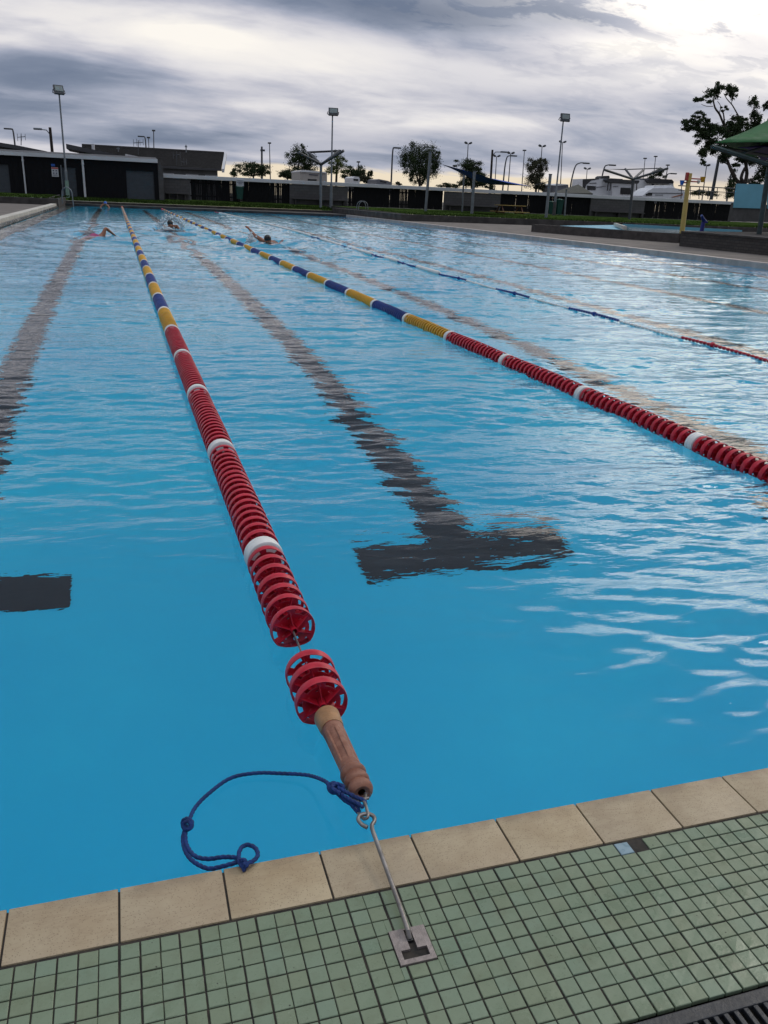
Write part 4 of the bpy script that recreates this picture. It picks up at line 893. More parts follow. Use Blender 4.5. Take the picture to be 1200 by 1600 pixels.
# yellow bucket post
Yp = 34.5; pt_ = at(1077, 273, Yp); pb_ = at(1066, 361, Yp); s_ = mpp(Yp)
e = empty('bucket_post', pb_, 'tall pale yellow water play post with tipping buckets on side arms', 'water play post')
f = MB(); f.tube([pb_-Vector((0, 0, .15)), pt_], [.115, .095], 14); f.build('post', 'ygpost', e, smooth=True)
f = MB(); f.tube([pt_+Vector((0, 0, -.25)), pt_+Vector((0, 0, .06))], .125, 14); f.build('cap', 'ygpost', e, smooth=True)
f = MB(); c = pt_+Vector((-.12, -.02, -.08)); f.box(c, (.10, .16, .34), bev=.02); f.build('red_side_plate', 'signred', e)
def bucket(px, py, wpx, mm, arm):
    c = at(px, py, Yp); w_ = wpx*s_/2; f = MB(); f.lathe(c-Vector((0, 0, w_*1.0)), (0, 0, 1), [(0, .001), (0, w_*.62), (w_*1.9, w_*1.05), (w_*2.0, w_*1.08), (w_*2.0, w_*.98), (.03, w_*.56), (.03, .001)], 16); b_ = f.build('bucket', mm, e, smooth=True)
    f = MB(); z_ = c.z+w_*.1; f.tube([Vector((c.x, c.y, z_)), Vector((at(1076, 283, Yp).x, Yp, z_))], .028, 8); f.build('arm', 'signred', e)
bucket(1065.6, 285.5, 7, 'capblue', 0); bucket(1091.5, 284.5, 5, 'white', 0); bucket(1098, 280.5, 8, 'yellow', 0)
Yc = 27.2; p = at(1094.5, 369, Yc); q = at(1099, 347, Yc); r_ = at(1096, 338, Yc-.1); e = empty('water_cannon', p, 'dark blue water cannon with raised nozzle beside the bucket post', 'water cannon')
f = MB(); f.tube([p-Vector((0, 0, .3)), q], [.085, .07], 12); f.build('stand', 'navy', e, smooth=True)
f = MB(); f.tube([q+Vector((.10, 0, .02)), q+Vector((.0, 0, .06)), r_+Vector((0, 0, .03))], [.05, .07, .045], 12); f.build('nozzle', 'blue', e, smooth=True)
f = MB(); f.box(q+Vector((.05, -.02, 0)), (.16, .14, .07), bev=.02); f.build('swivel', 'navy', e)
# pale blue board wall
Yb = 52; e = empty('mural_wall', at(1180, 345, Yb), 'grey block wall with large plain pale blue board at right edge of photo', 'wall')
f = MB(); f.slab([at(1141, 345.5, Yb), at(1290, 350, Yb), at(1290, 325, Yb), at(1147, 317, Yb)], (0, .3, 0)); f.build('wall', 'block', e)
f = MB(); f.slab([at(1146, 324.5, Yb-.08), at(1193, 326, Yb-.08), at(1196.5, 288, Yb-.08), at(1151, 287, Yb-.08)], (0, .06, 0)); f.build('board', 'lblue', e)
f = MB(); f.slab([at(1199, 326, Yb-.08), at(1260, 328, Yb-.08), at(1262, 289, Yb-.08), at(1199.5, 288, Yb-.08)], (0, .06, 0)); f.build('board', 'lblue', e)
# green umbrella
Yu = 24.2; base = gnd(1185, 376, .58); base.y = Yu; base = at(1185, 376, Yu); 
e = empty('green_umbrella', base, 'big green and purple shade umbrella on a steel post cut off by the right edge', 'umbrella')
f = MB(); f.tube([base-Vector((0, 0, .2)), at(1196, 300, Yu), at(1207, 225, Yu+.3)], .085, 10); f.build('post', 'frame', e, smooth=True)
def canopy(tip, peak, zdrop, mm, name, back):
    pk = at(*peak, Yu+1.2); t1 = at(*tip, Yu-.4); t2 = Vector((t1.x+6.0, t1.y-2.4, t1.z-.05)); t3 = Vector((t1.x+10.6, t1.y+2.4, t1.z)); t4 = Vector((t1.x+5.0, t1.y+4.9, t1.z+.02)); f = MB()
    for a, b_ in ((t1, t2), (t2, t3), (t3, t4), (t4, t1)):
        K = 8; vs = []
        for i in range(K+1):
            for j in range(K+1):
                u, v = i/K, j/K; p = (a*(1-v)+b_*v)*(1-u)+pk*u; p.z -= .18*math.sin(math.pi*u)*1.0+.0; p.z += .12*math.sin(math.pi*v)*(1-u); vs.append(p)
        f.add(vs, [(i*(K+1)+j, i*(K+1)+j+1, (i+1)*(K+1)+j+1, (i+1)*(K+1)+j) for i in range(K) for j in range(K)])
    o = f.build(name, mm, e, smooth=True); md = o.modifiers.new('thick', 'SOLIDIFY'); md.thickness = .012; return t1, t2, t3, t4, pk
t1, t2, t3, t4, pk = canopy((1117, 222.5), (1256, 150), 0, 'canopyg', 'canopy', 0)
canopy((1153, 230), (1262, 196), 0, 'canopyp', 'lower_canopy', 0)
f = MB(); bar(f, at(1112, 229, Yu-.4), at(1240, 270, Yu-1.2), .07); bar(f, at(1112, 229, Yu-.4), at(1230, 248, Yu+2.4), .05); bar(f, at(1150, 243, Yu-.6), at(1206, 226, Yu+.3), .045); f.build('frame_arms', 'frame', e)
# ------------------------------------------------------------------ swimmers
def body(name, V, E_, R_, mats, parent=None, loc=(0, 0, 0), root=0, sub=2):
    me = bpy.data.meshes.new(name); me.from_pydata(V, E_, []); o = bpy.data.objects.new(name, me); C.objects.link(o)
    sk_ = o.modifiers.new('skin', 'SKIN'); 
    if not me.skin_vertices:
        bpy.context.view_layer.objects.active = o
    for i, r_ in enumerate(R_): 
        r_ = (r_, r_) if not isinstance(r_, tuple) else r_; me.skin_vertices[0].data[i].radius = r_; me.skin_vertices[0].data[i].use_root = (i == root)
    sk_.use_smooth_shade = True; ss = o.modifiers.new('sub', 'SUBSURF'); ss.levels = sub; ss.render_levels = sub
    dg = bpy.context.evaluated_depsgraph_get(); m2 = bpy.data.meshes.new_from_object(o.evaluated_get(dg)); m2.name = name
    o.modifiers.clear(); o.data = m2; m2.materials.clear()
    for q in mats: m2.materials.append(mt[q])
    o.location = loc; o.parent = parent; return o
def swimmer(name_label, loc, head_dir, elbow, hand, suit, capmat, roll=0, arm_side=1, yaw=0.0, fingers=True, grp=None, dip=0.0):
    """freestyle swimmer; local +y is the way he swims, +x his right; arm_side arm is out of the water"""
    s = arm_side; V = []; Ed = []; R_ = []
    def v(p, r, par=None):
        V.append(p); R_.append(r)
        if par is not None: Ed.append((par, len(V)-1))
        return len(V)-1
    pel = v((0, -.62, -.10+dip), (.15, .11)); waist = v((0, -.42, -.07+dip), (.14, .10), pel); chest = v((0, -.18, -.03+dip), (.17, .115), waist); top = v((0, -.02, .0+dip), (.14, .10), chest)
    neck = v((0, .08, .02+dip), .062, top); hd = Vector(head_dir); h0 = v(tuple(Vector((0, .15, .05+dip))), .085, neck); h1 = v(tuple(Vector((0, .15, .05+dip))+hd*.11), (.082, .095), h0)
    for sd_, up_ in ((s, True), (-s, False)):
        sh_ = v((sd_*.17, -.02, (.05 if up_ else -.05)+dip), .068, top)
        if up_:
            el_ = v(elbow, .046, sh_); m_ = v(tuple(Vector(elbow).lerp(Vector(sh_p := hand), .5)), .038, el_); wr = v(hand, .026, m_); d = (Vector(hand)-Vector(elbow)).normalized()
        else:
            el_ = v((sd_*.22, .28, -.18), .045, sh_); wr = v((sd_*.15, .55, -.20), .026, el_); d = Vector((0, .95, -.2))
            hand_ = (sd_*.15, .55, -.20)
        wp = Vector(V[wr]); side = d.cross(Vector((0, 0, 1)));  side = side.normalized() if side.length > .01 else Vector((1, 0, 0))
        palm = v(tuple(wp+d*.055), (.040, .020), wr)
        for k, (o_, l_) in enumerate(((-.030, .07), (-.010, .082), (.010, .078), (.030, .062))):
            b0 = v(tuple(wp+d*.095+side*o_), .0105, palm); b1 = v(tuple(wp+d*(.095+l_*.5)+side*o_*1.15+Vector((0, 0, -.004))), .0095, b0); v(tuple(wp+d*(.095+l_)+side*o_*1.2+Vector((0, 0, -.014))), .0075, b1)
        t0 = v(tuple(wp+d*.045-side*.042), .0115, palm); v(tuple(wp+d*.085-side*.062), .009, t0)
    for sd_ in (-1, 1):
        hp = v((sd_*.09, -.72, -.13), .092, pel); kn = v((sd_*.10, -1.12, -.22+.05*sd_), .06, hp); an_ = v((sd_*.09, -1.52, -.18-.08*sd_), .036, kn); v((sd_*.09, -1.68, -.22-.08*sd_), (.040, .022), an_)
    o = body('person', V, Ed, R_, ['skin'], loc=loc)
    o.rotation_euler = (0, rad(roll), yaw)
    tag(o, name_label, 'person', grp)
    hc = Vector((0, .15, .05+dip))+hd*.085
    # hair or cap, ears, nose
    f = MB(); up_ = hd; 
    f.blob(hc+up_*.028, (.094, .100, .094), seg=16, rings=10); c_ = f.build('hair' if capmat == 'hair' else 'swim_cap', capmat, None, smooth=True); c_.parent = o
    fd = Vector((0, 1, 0)) if abs(hd.y) < .7 else Vector((0, 0, -1)); fw = (fd-hd*fd.dot(hd)).normalized()
    f = MB(); f.blob(hc-up_*.03+fw*.072, (.062, .045, .055), seg=12, rings=8); f.blob(hc-up_*.03+fw*.112, (.014, .02, .02)); f2 = f.build('face', 'skin', None, smooth=True); f2.parent = o
    # suit on torso
    f = MB(); P_ = [Vector((0, -.70, -.115+dip)), Vector((0, -.60, -.10+dip)), Vector((0, -.42, -.07+dip)), Vector((0, -.20, -.03+dip)), Vector((0, -.10, -.015+dip))]
    if suit == 'pink': f.tube(P_, [.13, .158, .150, .182, .150], 14)
    else: f.tube(P_[:2]+[Vector((0, -.5, -.085+dip))], [.14, .162, .150], 14)
    s_o = f.build('swimsuit', suit, None, smooth=True); s_o.parent = o
    return o
swimmer('swimmer in a pink suit in the leftmost lane, one bent arm out of the water', (gnd(150, 371).x, 23.6, WZ+.0), (-.3, .5, -.45), (.25, .08, .17), (.36, .20, .0), 'pink', 'hair', roll=-12, arm_side=1, yaw=rad(-20), dip=-.055)
swimmer('dark haired swimmer with face turned right between the first two lane ropes', (gnd(267, 357).x, 28.9, WZ+.06), (.15, .25, .95), (-.35, .1, -.16), (-.40, .4, -.2), 'navysuit', 'hair', roll=0, arm_side=-1, yaw=rad(172), dip=.0)
swimmer('dark haired swimmer raising one arm in splashing water, right of the second lane rope', (gnd(421, 379).x, 22.3, WZ+.03), (.1, .45, .75), (.42, -.22, .15), (.62, -.46, .30), 'navysuit', 'hair', roll=0, arm_side=1, yaw=rad(160), dip=-.02)
p = gnd(165, 324, 0); swimmer('far swimmer in bright blue cap resting at the far end of the pool', (p.x, 58.8, WZ+.13), (0, .15, .97), (.3, .1, -.1), (.35, .35, -.2), 'navysuit', 'capblue', arm_side=1, yaw=rad(180), dip=.0)
m, N, b = newmat('splash_foam'); b.inputs['Base Color'].default_value = (.75, .82, .86, 1); b.inputs['Roughness'].default_value = .2; b.inputs['Transmission Weight'].default_value = .15; b.inputs['IOR'].default_value = 1.33; mt['foam'] = m
def splash(px, py, Y, wpx, hpx, n, lab, arc=False):
    c = at(px, py, Y); s_ = mpp(Y); f = MB(); r_ = random.Random(px)
    for k in range(n):
        if arc: t = r_.uniform(0, math.pi); rr0 = 1+r_.gauss(0, .12); x_, z_ = math.cos(t)*wpx/2*rr0, math.sin(t)*hpx*rr0
        else: z_ = abs(r_.gauss(0, .5))*hpx; x_ = r_.gauss(0, .33)*wpx*(1-.5*z_/hpx/1.5)
        f.blob((c.x+x_*s_, Y+r_.gauss(0, .15), max(WZ, c.z+z_*s_)), r_.uniform(.006, .030)*(1 if Y < 25 else 1.25), seg=5, rings=4, jit=.3)
    if arc:
        for q in (1.0, .8): f.tube([(c.x+math.cos(t)*wpx/2*s_*q, Y+.1*q, c.z+math.sin(t)*hpx*s_*q) for t in np.linspace(.1, 3.0, 14)], [.006+.008*abs(math.sin(t*7)) for t in range(14)], 5)
    tag(f.build('splash', 'foam', loc=(c.x, Y, WZ), smooth=True), lab, 'splash', 'splashes round the swimmers', 'stuff')
splash(268, 356, 29.1, 30, 13, 260, 'arc of flung water behind the dark haired swimmer between the ropes', True)
splash(393, 381, 22.4, 9, 11, 260, 'burst of spray under the raised arm of the right swimmer')
splash(262, 360, 28.6, 26, 3, 120, 'low foam round the dark haired swimmer between the ropes')
splash(410, 384, 22.2, 34, 2.2, 120, 'low foam line at the shoulder of the right swimmer')
splash(158, 373, 23.4, 36, 1.6, 90, 'low foam round the swimmer in the pink suit')
# ------------------------------------------------------------------ trees
def tree(lab, trunk, blobs, Y, leaf='leaf', nleaf=1800, ls=None, limbs=(), depth=.8, r0=4, dens=1.0, name='tree', grp='trees beyond the fence'):
    """trunk: px points base->top; blobs: (px,py,rx,ry) ; limbs: lists of (px,py,rpx)"""
    s_ = mpp(Y); base = at(*trunk[0][:2], Y); e = empty(name, base, lab, 'tree', grp)
    f = MB(); P_ = [at(p[0], p[1], Y) for p in trunk]; P_[0].z = min(P_[0].z, .4)
    f.tube(spline(P_, 3), list(np.interp(np.linspace(0, 1, (len(P_)-1)*3+1), [0, 1], [r0*s_/2, r0*s_*.25])), 7)
    tips = []
    for bx, by, rx, ry in blobs:
        c = at(bx, by, Y)
        if not limbs:
            st_ = P_[-1] if by < trunk[-1][1] else P_[len(P_)//2]; mid = st_.lerp(c, .5)+Vector((0, random.uniform(-.3, .3), -.1*ry*s_)); f.tube([st_, mid, c], [r0*s_*.22, r0*s_*.15, r0*s_*.06], 5)
    for L_ in limbs:
        Q = [at(a_, b_, Y+random.uniform(-.6, .6)) for a_, b_, _ in L_]; f.tube(spline(Q, 3), list(np.interp(np.linspace(0, 1, (len(Q)-1)*3+1), np.linspace(0, 1, len(Q)), [c_*s_/2 for *_, c_ in L_])), 6)
    f.build('trunk', 'bark', e, smooth=True)
    tot = sum(rx*ry for *_, rx, ry in blobs); ls = (ls or max(.10, 1.5*s_))*1.15; vs = []; fs = []; f = MB()
    for bx, by, rx, ry in blobs:
        n = int(nleaf*3.6*rx*ry/tot); c = at(bx, by, Y); rx_, rz_ = rx*s_, ry*s_; ryy = min(rx_, rz_)*depth+.2
        ncl = max(5, int(rx*ry/9)); cl_ = []
        for _ in range(ncl):
            v_ = Vector((random.gauss(0, 1), random.gauss(0, 1), random.gauss(0, 1))).normalized()*random.uniform(.45, 1.0)**.6; cl_.append((v_, random.uniform(.16, .42)))
        for k in range(n):
            v_, sg_ = random.choice(cl_); q = v_+Vector((random.gauss(0, sg_), random.gauss(0, sg_), random.gauss(0, sg_*.9)))*.75
            p = c+Vector((q.x*rx_*.88, q.y*ryy, q.z*rz_*.88)); sz = ls*random.uniform(.5, 1.25)
            a = Vector((random.gauss(0, 1), random.gauss(0, 1), random.gauss(0, .8))).normalized(); b_ = a.orthogonal().normalized(); b_ = (Matrix.Rotation(random.uniform(0, 6.28), 3, a)@b_)
            t_ = a.cross(b_); k_ = len(vs); vs += [p-b_*sz*.5, p+t_*sz*.28, p+b_*sz*.5, p-t_*sz*.28]; fs.append((k_, k_+1, k_+2, k_+3))
    f.add(vs, fs); f.build('crown', leaf, e)
    return e
tree('leafy tree with uneven crown left of the Y shaped shade frame', [(463, 300), (465, 272), (468, 250)], [(469, 236, 9, 12), (458, 245, 10, 9), (480, 252, 15, 12), (465, 256, 15, 13), (487, 262, 10, 9)], 95, nleaf=2600)
tree('thin light green sapling right of the centre floodlight pole', [(524, 300), (526, 270), (527, 250)], [(528, 243, 7, 9), (524, 255, 11, 9), (531, 262, 9, 9), (519, 268, 10, 7), (537, 251, 5, 4)], 92, 'leafl', nleaf=1100)
tree('dark rounded shrub tree behind the fence below the bare wooden pole', [(395, 290), (396, 275)], [(383, 264, 17, 9), (400, 262, 13, 8), (414, 268, 12, 8), (370, 269, 9, 7)], 96, nleaf=2600)
tree('low dark bush at the foot of the leafy tree', [(448, 290), (449, 278)], [(450, 272, 15, 7), (438, 274, 7, 5)], 93, nleaf=1200)
tree('dark round topped tree right of the light green sapling', [(552, 292), (553, 275)], [(556, 267, 13, 8), (545, 272, 11, 8), (562, 272, 9, 8)], 96, nleaf=1900)
tree('tiny cypress poking above the fence beam', [(577.5, 290), (577.5, 275)], [(577.5, 271, 3.2, 6)], 96, nleaf=500, r0=2)
tree('clipped grey green hedge beside a white van roof', [(573, 292), (573, 285)], [(572, 281, 14, 5)], 84, 'leafb', nleaf=1500, depth=.5, r0=2, name='hedge')
tree('tall dense tree with two trunks behind the tallest shade post', [(655, 305), (656, 280), (655, 262)], [(640, 240, 13, 15), (664, 240, 17, 16), (642, 258, 15, 16), (668, 260, 18, 18), (655, 272, 14, 14), (640, 274, 6, 10), (676, 256, 11, 14), (683, 242, 5, 7)], 88, nleaf=6500, limbs=[[(656, 290, 3), (648, 265, 2.4), (642, 245, 1.2)], [(658, 290, 3), (668, 265, 2), (672, 245, 1)]])
tree('spreading flat topped tree behind the blue shade sail', [(738, 305), (737, 285), (733, 268)], [(722, 256, 15, 7), (738, 259, 15, 9), (745, 267, 9, 7), (729, 271, 12, 12), (748, 281, 16, 11), (730, 287, 14, 8), (760, 287, 9, 7)], 90, nleaf=4600)
tree('square topped brownish tree behind the leaning grey post', [(838, 308), (838, 285), (838, 268)], [(831, 256, 9, 8), (847, 256, 11, 8), (833, 270, 11, 13), (848, 266, 8, 12), (836, 285, 15, 11), (843, 291, 10, 7)], 86, 'leafb', nleaf=3600)
tree('small bush between the hedge and the tall dense tree', [(620, 292), (620, 288)], [(622, 287, 6, 3), (602, 286, 8, 3)], 97, 'leafb', nleaf=500, r0=2)
tree('low line of bushes seen under the spreading tree', [(700, 300), (700, 292)], [(692, 289, 16, 4), (768, 293, 8, 4), (711, 290, 9, 4)], 100, nleaf=900, r0=2)
tree('small tree top showing above the caravan roofs', [(1026, 300), (1027, 280)], [(1027, 270, 9, 6), (1020, 276, 10, 6), (1033, 277, 7, 5)], 96, nleaf=1200, r0=2)
tree('low hedge behind the railing right of the bucket post', [(1110, 312), (1110, 305)], [(1090, 300, 14, 6), (1115, 302, 18, 5), (1137, 301, 12, 7)], 90, nleaf=1600, r0=2)
tree('large old tree with bare limbs and tufted crown at right edge behind the umbrella', [(1166, 330), (1163, 292), (1158, 278), (1164, 262)],
     [(1098, 192, 13, 9), (1079, 191, 12, 6), (1068, 199, 7, 6), (1091, 181, 9, 6), (1084, 204, 12, 7), (1104, 207, 14, 10), (1118, 203, 14, 10), (1094, 217, 9, 8), (1110, 223, 13, 10), (1103, 238, 9, 9), (1123, 236, 13, 10), (1099, 252, 5, 5),
      (1113, 147, 11, 9), (1121, 137, 7, 9), (1100, 157, 12, 5), (1089, 157, 6, 4), (1133, 137, 6, 8), (1144, 143, 8, 8), (1146, 152, 5, 6), (1139, 146, 6, 6), (1131, 170, 5, 5), (1150, 192, 14, 12), (1163, 192, 9, 9), (1156, 205, 20, 12), (1140, 207, 18, 12), (1178, 163, 6, 14), (1180, 185, 8, 16), (1182, 203, 10, 10), (1199, 165, 5, 8), (1201, 195, 5, 12), (1180, 228, 22, 14), (1150, 232, 22, 12), (1135, 247, 12, 7), (1170, 250, 22, 8), (1150, 262, 7, 7), (1192, 268, 14, 16), (1180, 285, 14, 7), (1143, 288, 9, 10), (1150, 300, 10, 8), (1196, 250, 12, 12)],
     80, nleaf=15000, ls=.16, r0=8, depth=.9,
     limbs=[[(1163, 292, 8), (1151, 282, 6), (1143, 268, 5), (1136, 250, 4.5), (1128, 235, 3)], [(1163, 290, 7), (1167, 272, 6), (1165, 255, 5), (1163, 235, 4.5), (1150, 215, 4)], [(1150, 215, 4), (1135, 202, 3.6), (1129, 190, 3.2), (1124, 178, 3), (1117, 168, 2.6), (1114, 152, 1.6)],
            [(1132, 196, 2.6), (1131, 182, 2.2), (1129, 172, 1.8)], [(1124, 176, 1.3), (1126, 166, 1.0), (1121, 158, .8)], [(1160, 192, 2.4), (1152, 178, 2.2), (1144, 164, 1.8), (1136, 155, 1.4), (1131, 146, 1.0)], [(1143, 163, 1), (1144, 150, .8)], [(1114, 166, 1.2), (1104, 166, .9), (1096, 163, .6)],
            [(1146, 222, 3.5), (1126, 225, 3), (1108, 215, 2.4), (1095, 203, 1.6), (1078, 196, 1)], [(1108, 215, 2), (1104, 205, 1.5)], [(1165, 286, 3.4), (1176, 280, 2.6), (1184, 270, 1.6)], [(1150, 276, 3), (1142, 262, 2), (1130, 252, 1.5)], [(1178, 222, 3.4), (1179, 195, 3), (1178, 168, 1.6)]])
# ------------------------------------------------------------------ street lamps and masts beyond the fence
LG = 'street lamps and masts beyond the fence'
def lamp(kind, head, foot, Y, lab, arm=None, r=.10, mm='farpole'):
    h = at(*head, Y); p = at(*foot, Y); p.z = .4; s_ = mpp(Y); x = at(*foot, Y).x; e = empty('street_lamp' if kind in ('curve', 'arm') else 'light_mast', Vector((x, Y, .4)), lab, 'lamp post', LG)
    if kind == 'curve':     # pole bending over into an arm
        top = h.z; d = h.x-x; P_ = [Vector((x, Y, .4)), Vector((x+d*.02, Y, top*.5)), Vector((x+d*.06, Y, top-abs(d)*.9-.6)), Vector((x+d*.25, Y, top-abs(d)*.30)), Vector((x+d*.6, Y, top-.05)), Vector((h.x, Y, h.z))]
        f = MB(); f.tube(spline(P_, 5), [r*(1-.5*i/25) for i in range(26)], 7); f.build('pole', mm, e, smooth=True)
        f = MB(); sg = 1 if d > 0 else -1; f.box(h+Vector((sg*.25, 0, -.03)), (.85, .3, .16), bev=.06); f.build('lamp_head', 'lamp', e)
    elif kind == 'arm':     # wood pole with side arm
        tz_ = at(*arm, Y).z; f = MB(); tpx = at(*arm, Y).x; f.tube([Vector((x, Y, .4)), Vector((tpx, Y, tz_))], [.17, .13], 8); f.build('pole', 'wood', e, smooth=True)
        f = MB(); z_ = h.z+.0; f.tube([Vector((tpx, Y, z_-.5)), Vector((tpx+(h.x-tpx)*.3, Y, z_-.05)), Vector((h.x, Y, z_))], .05, 6); f.build('arm', 'pole', e); f = MB(); f.box(h, (.8, .3, .18), bev=.06); f.build('lamp_head', 'pole', e)
    elif kind == 'double':
        f = MB(); f.tube([Vector((x, Y, .4)), Vector((h.x, Y, h.z))], [r, r*.6], 7); f.build('pole', mm, e, smooth=True)
        for sg in (-1, 1): f = MB(); f.tube([h, h+Vector((sg*3.6*s_, 0, .12))], .06, 5); f.box(h+Vector((sg*3.6*s_, 0, .16)), (3.6*s_, .5, .28), rot=Matrix.Rotation(-sg*.45, 3, 'Y'), bev=.05); f.build('lamp_head', 'lamp', e)
    elif kind == 'single':
        f = MB(); f.tube([Vector((x, Y, .4)), Vector((h.x, Y, h.z))], [r, r*.6], 7); f.build('pole', mm, e, smooth=True); f = MB(); f.box(h, (4.2*s_, .5, 1.8*s_), bev=.05); f.build('lamp_head', 'lamp', e)
    else:
        f = MB(); f.tube([Vector((x, Y, .4)), Vector((h.x, Y, h.z))], [r*1.3, r], 7); f.build('pole', mm, e, smooth=True)
        f = MB(); f.box(h+Vector((.1, 0, -.4)), (.5, .3, .2)); f.build('bracket', mm, e)
LAMPS = [('curve', (16, 201), (26, 250), 110, 'curved lamp furthest left, rising behind the curved hall roof', None),
 ('arm', (59, 201.5), (83, 250), 95, 'wooden pole with a lamp arm reaching left, beside the left floodlight', (78, 199)),
 ('curve', (223, 213), (230, 262), 130, 'short curved lamp just left of the tall slim mast above the house', None), ('single', (232, 215), (233, 262), 150, 'short slim mast between two lamps above the house ridge', None),
 ('single', (240, 204), (239, 262), 120, 'tallest slim lamp above the house ridge', None), ('pole', (409, 229), (409, 275), 105, 'bare dark wooden pole above the shrub tree', None),
 ('single', (421, 223.5), (423, 275), 125, 'slim grey mast right of the bare wooden pole', None), ('curve', (617.5, 230.5), (611, 290), 98, 'curved lamp standing alone left of the tall dense tree', None),
 ('double', (731.5, 225), (730, 275), 140, 'twin headed mast above the spreading tree', None), ('arm', (787, 237.5), (767, 290), 100, 'wooden pole with lamp arm reaching right over the blue sail', (769.5, 234)),
 ('double', (776, 245), (773, 300), 150, 'shorter twin headed mast just right of the wooden pole', None), ('curve', (800, 243), (785, 300), 105, 'curved lamp arching right amid the masts over the sail', None),
 ('double', (798, 240.5), (793.5, 300), 135, 'twin headed mast crossing the arching lamp', None), ('single', (819.5, 235), (815.5, 300), 130, 'slim single headed mast left of the square topped tree', None),
 ('double', (847, 229.5), (845, 270), 140, 'twin headed mast above the square topped tree', None), ('double', (879, 223), (876, 310), 150, 'twin headed mast hidden behind the right floodlight pole', None),
 ('curve', (913, 254.5), (890, 300), 95, 'wide arching lamp above the canvas gazebo', None), ('double', (917.5, 264.5), (916, 300), 170, 'small twin headed mast between two arching lamps', None),
 ('curve', (954, 257.5), (937, 300), 92, 'arching lamp above the nose of the first caravan', None), ('single', (1008, 247.5), (1006, 290), 140, 'slim mast above the left part of the caravan roofs', None),
 ('single', (1024.5, 244.5), (1022, 290), 130, 'slightly thicker slim mast above the caravan roofs', None), ('single', (1043.5, 258), (1038, 300), 105, 'lamp with large head behind the right arm of the shade frame', None),
 ('curve', (1050, 270.8), (1036, 300), 100, 'low curved lamp behind the last caravan roof', None), ('double', (1104, 259.5), (1098, 310), 125, 'twin headed mast left of the large old tree', None),
 ('single', (560, 253), (561, 290), 110, 'very thin mast behind the light green sapling', None), ('pole', (1142, 272), (1137, 310), 110, 'thin pole between the leaning mast and the old tree', None)]
for kd, hd_, ft_, Y_, lab, arm in LAMPS: lamp(kd, hd_, ft_, Y_, lab, arm, r=.11 if kd != 'single' else .09)
f = MB(); p, q = at(1111, 312, 84), at(1124, 243, 84); f.tube([p, q], [.19, .15], 8); tag(f.build('leaning_mast', 'farpole', loc=p, smooth=True), 'thick dark leaning mast crossing left of the old tree trunk', 'pole')
# ------------------------------------------------------------------ vehicles beyond the fence
def panel(mb, pts, Y, th, m=0): mb.slab([at(px, py, Y) for px, py in pts], (0, th, 0), m)
def vehicle(name, lab, cat, body_pts, Y, depth, mats='vwhite', grp=None):
    c = at(sum(p[0] for p in body_pts)/len(body_pts), max(p[1] for p in body_pts), Y); e = empty(name, Vector((c.x, Y, .5)), lab, cat, grp)
    f = MB(); panel(f, body_pts, Y, depth); f.build('body', mats, e); return e
CG = 'caravans parked behind the fence'
e = vehicle('caravan', 'large white fifth wheel caravan with black front edge nearest the gazebo', 'caravan', [(913, 279.5), (937, 279), (993, 283), (993, 318), (911, 318), (911, 292)], 84, 2.5, grp=CG)
f = MB(); panel(f, [(911, 280), (936, 278.6), (936, 280), (924, 282), (916, 289), (914, 296), (911, 296)], 83.97, .1); f.build('front_edge', 'vdark', e)
f = MB(); panel(f, [(917, 290), (931, 291), (931, 297), (918, 297)], 83.96, .06); f.build('window', 'glass', e)
f = MB(); panel(f, [(950, 279), (999, 282), (999, 284.5), (997, 287), (952, 285), (948, 281)], 83.2, 1.2); f.build('awning_roll', 'vdark', e)
f = MB(); panel(f, [(956, 286), (988, 288), (988, 318), (956, 318)], 83.5, .5); so_ = f.build('slide_out', 'vwhite', e); f = MB(); panel(f, [(970, 293), (985.5, 293.5), (985.5, 304), (969, 303.5)], 83.46, .05); f.build('window', 'glass', so_)
f = MB()
for a_, b_ in (((950.5, 285), (949, 298)), ((955, 285), (953, 298)), ((995, 287), (994, 305))): f.tube([at(*a_, 83.2), at(*b_, 83.2)], .06, 5)
f.build('awning_struts', 'vdark', e)
f = MB(); panel(f, [(939, 277), (942, 275), (952, 274.5), (953, 278), (948, 279.5), (939, 279.5)], 84.6, 1.2); f.build('air_conditioner', 'vdark', e)
f = MB(); panel(f, [(955, 278.5), (973, 279.5), (973, 281), (955, 280.3)], 84.4, 1.0); f.build('roof_vent', 'vgrey', e)
f = MB(); panel(f, [(932, 292), (947, 290.5), (947, 291.3), (932, 293.2)], 83.96, .04); panel(f, [(921, 285.8), (932, 285.2), (932, 286.8), (922, 287)], 83.96, .04); panel(f, [(958, 291), (966, 290.5), (966, 291.5), (958, 292)], 83.4, .04); f.build('stripe', 'vgrey', e)
e = vehicle('caravan', 'second white caravan with dark roof edge behind the shade frame', 'caravan', [(994, 281), (1052, 283), (1054, 318), (993, 318)], 86, 2.5, grp=CG)
f = MB(); panel(f, [(1015, 278.5), (1050, 280.5), (1053, 284), (1052, 287), (1017, 286), (1013, 281)], 85.2, 1.2); f.build('awning_roll', 'vdark', e)
f = MB(); panel(f, [(1019, 287), (1022, 287), (1021, 300), (1018, 300)], 85.3, .1); f.build('awning_strut', 'vdark', e)
f = MB(); panel(f, [(996, 297), (1012, 298), (1011, 299), (996, 298.4)], 85.96, .04); f.build('stripe', 'vgrey', e)
f = MB(); panel(f, [(1000, 278.5), (1014, 279), (1014, 281.5), (1000, 281)], 86.6, 1.2); f.build('air_conditioner', 'vgrey', e)
e = vehicle('motorhome', 'low white streamlined motorhome in front of the caravans', 'motorhome', [(1004, 306), (1012, 299), (1020, 294), (1050, 293), (1066, 296), (1070, 299), (1070, 318), (1003, 318)], 78, 2.3, grp=None)
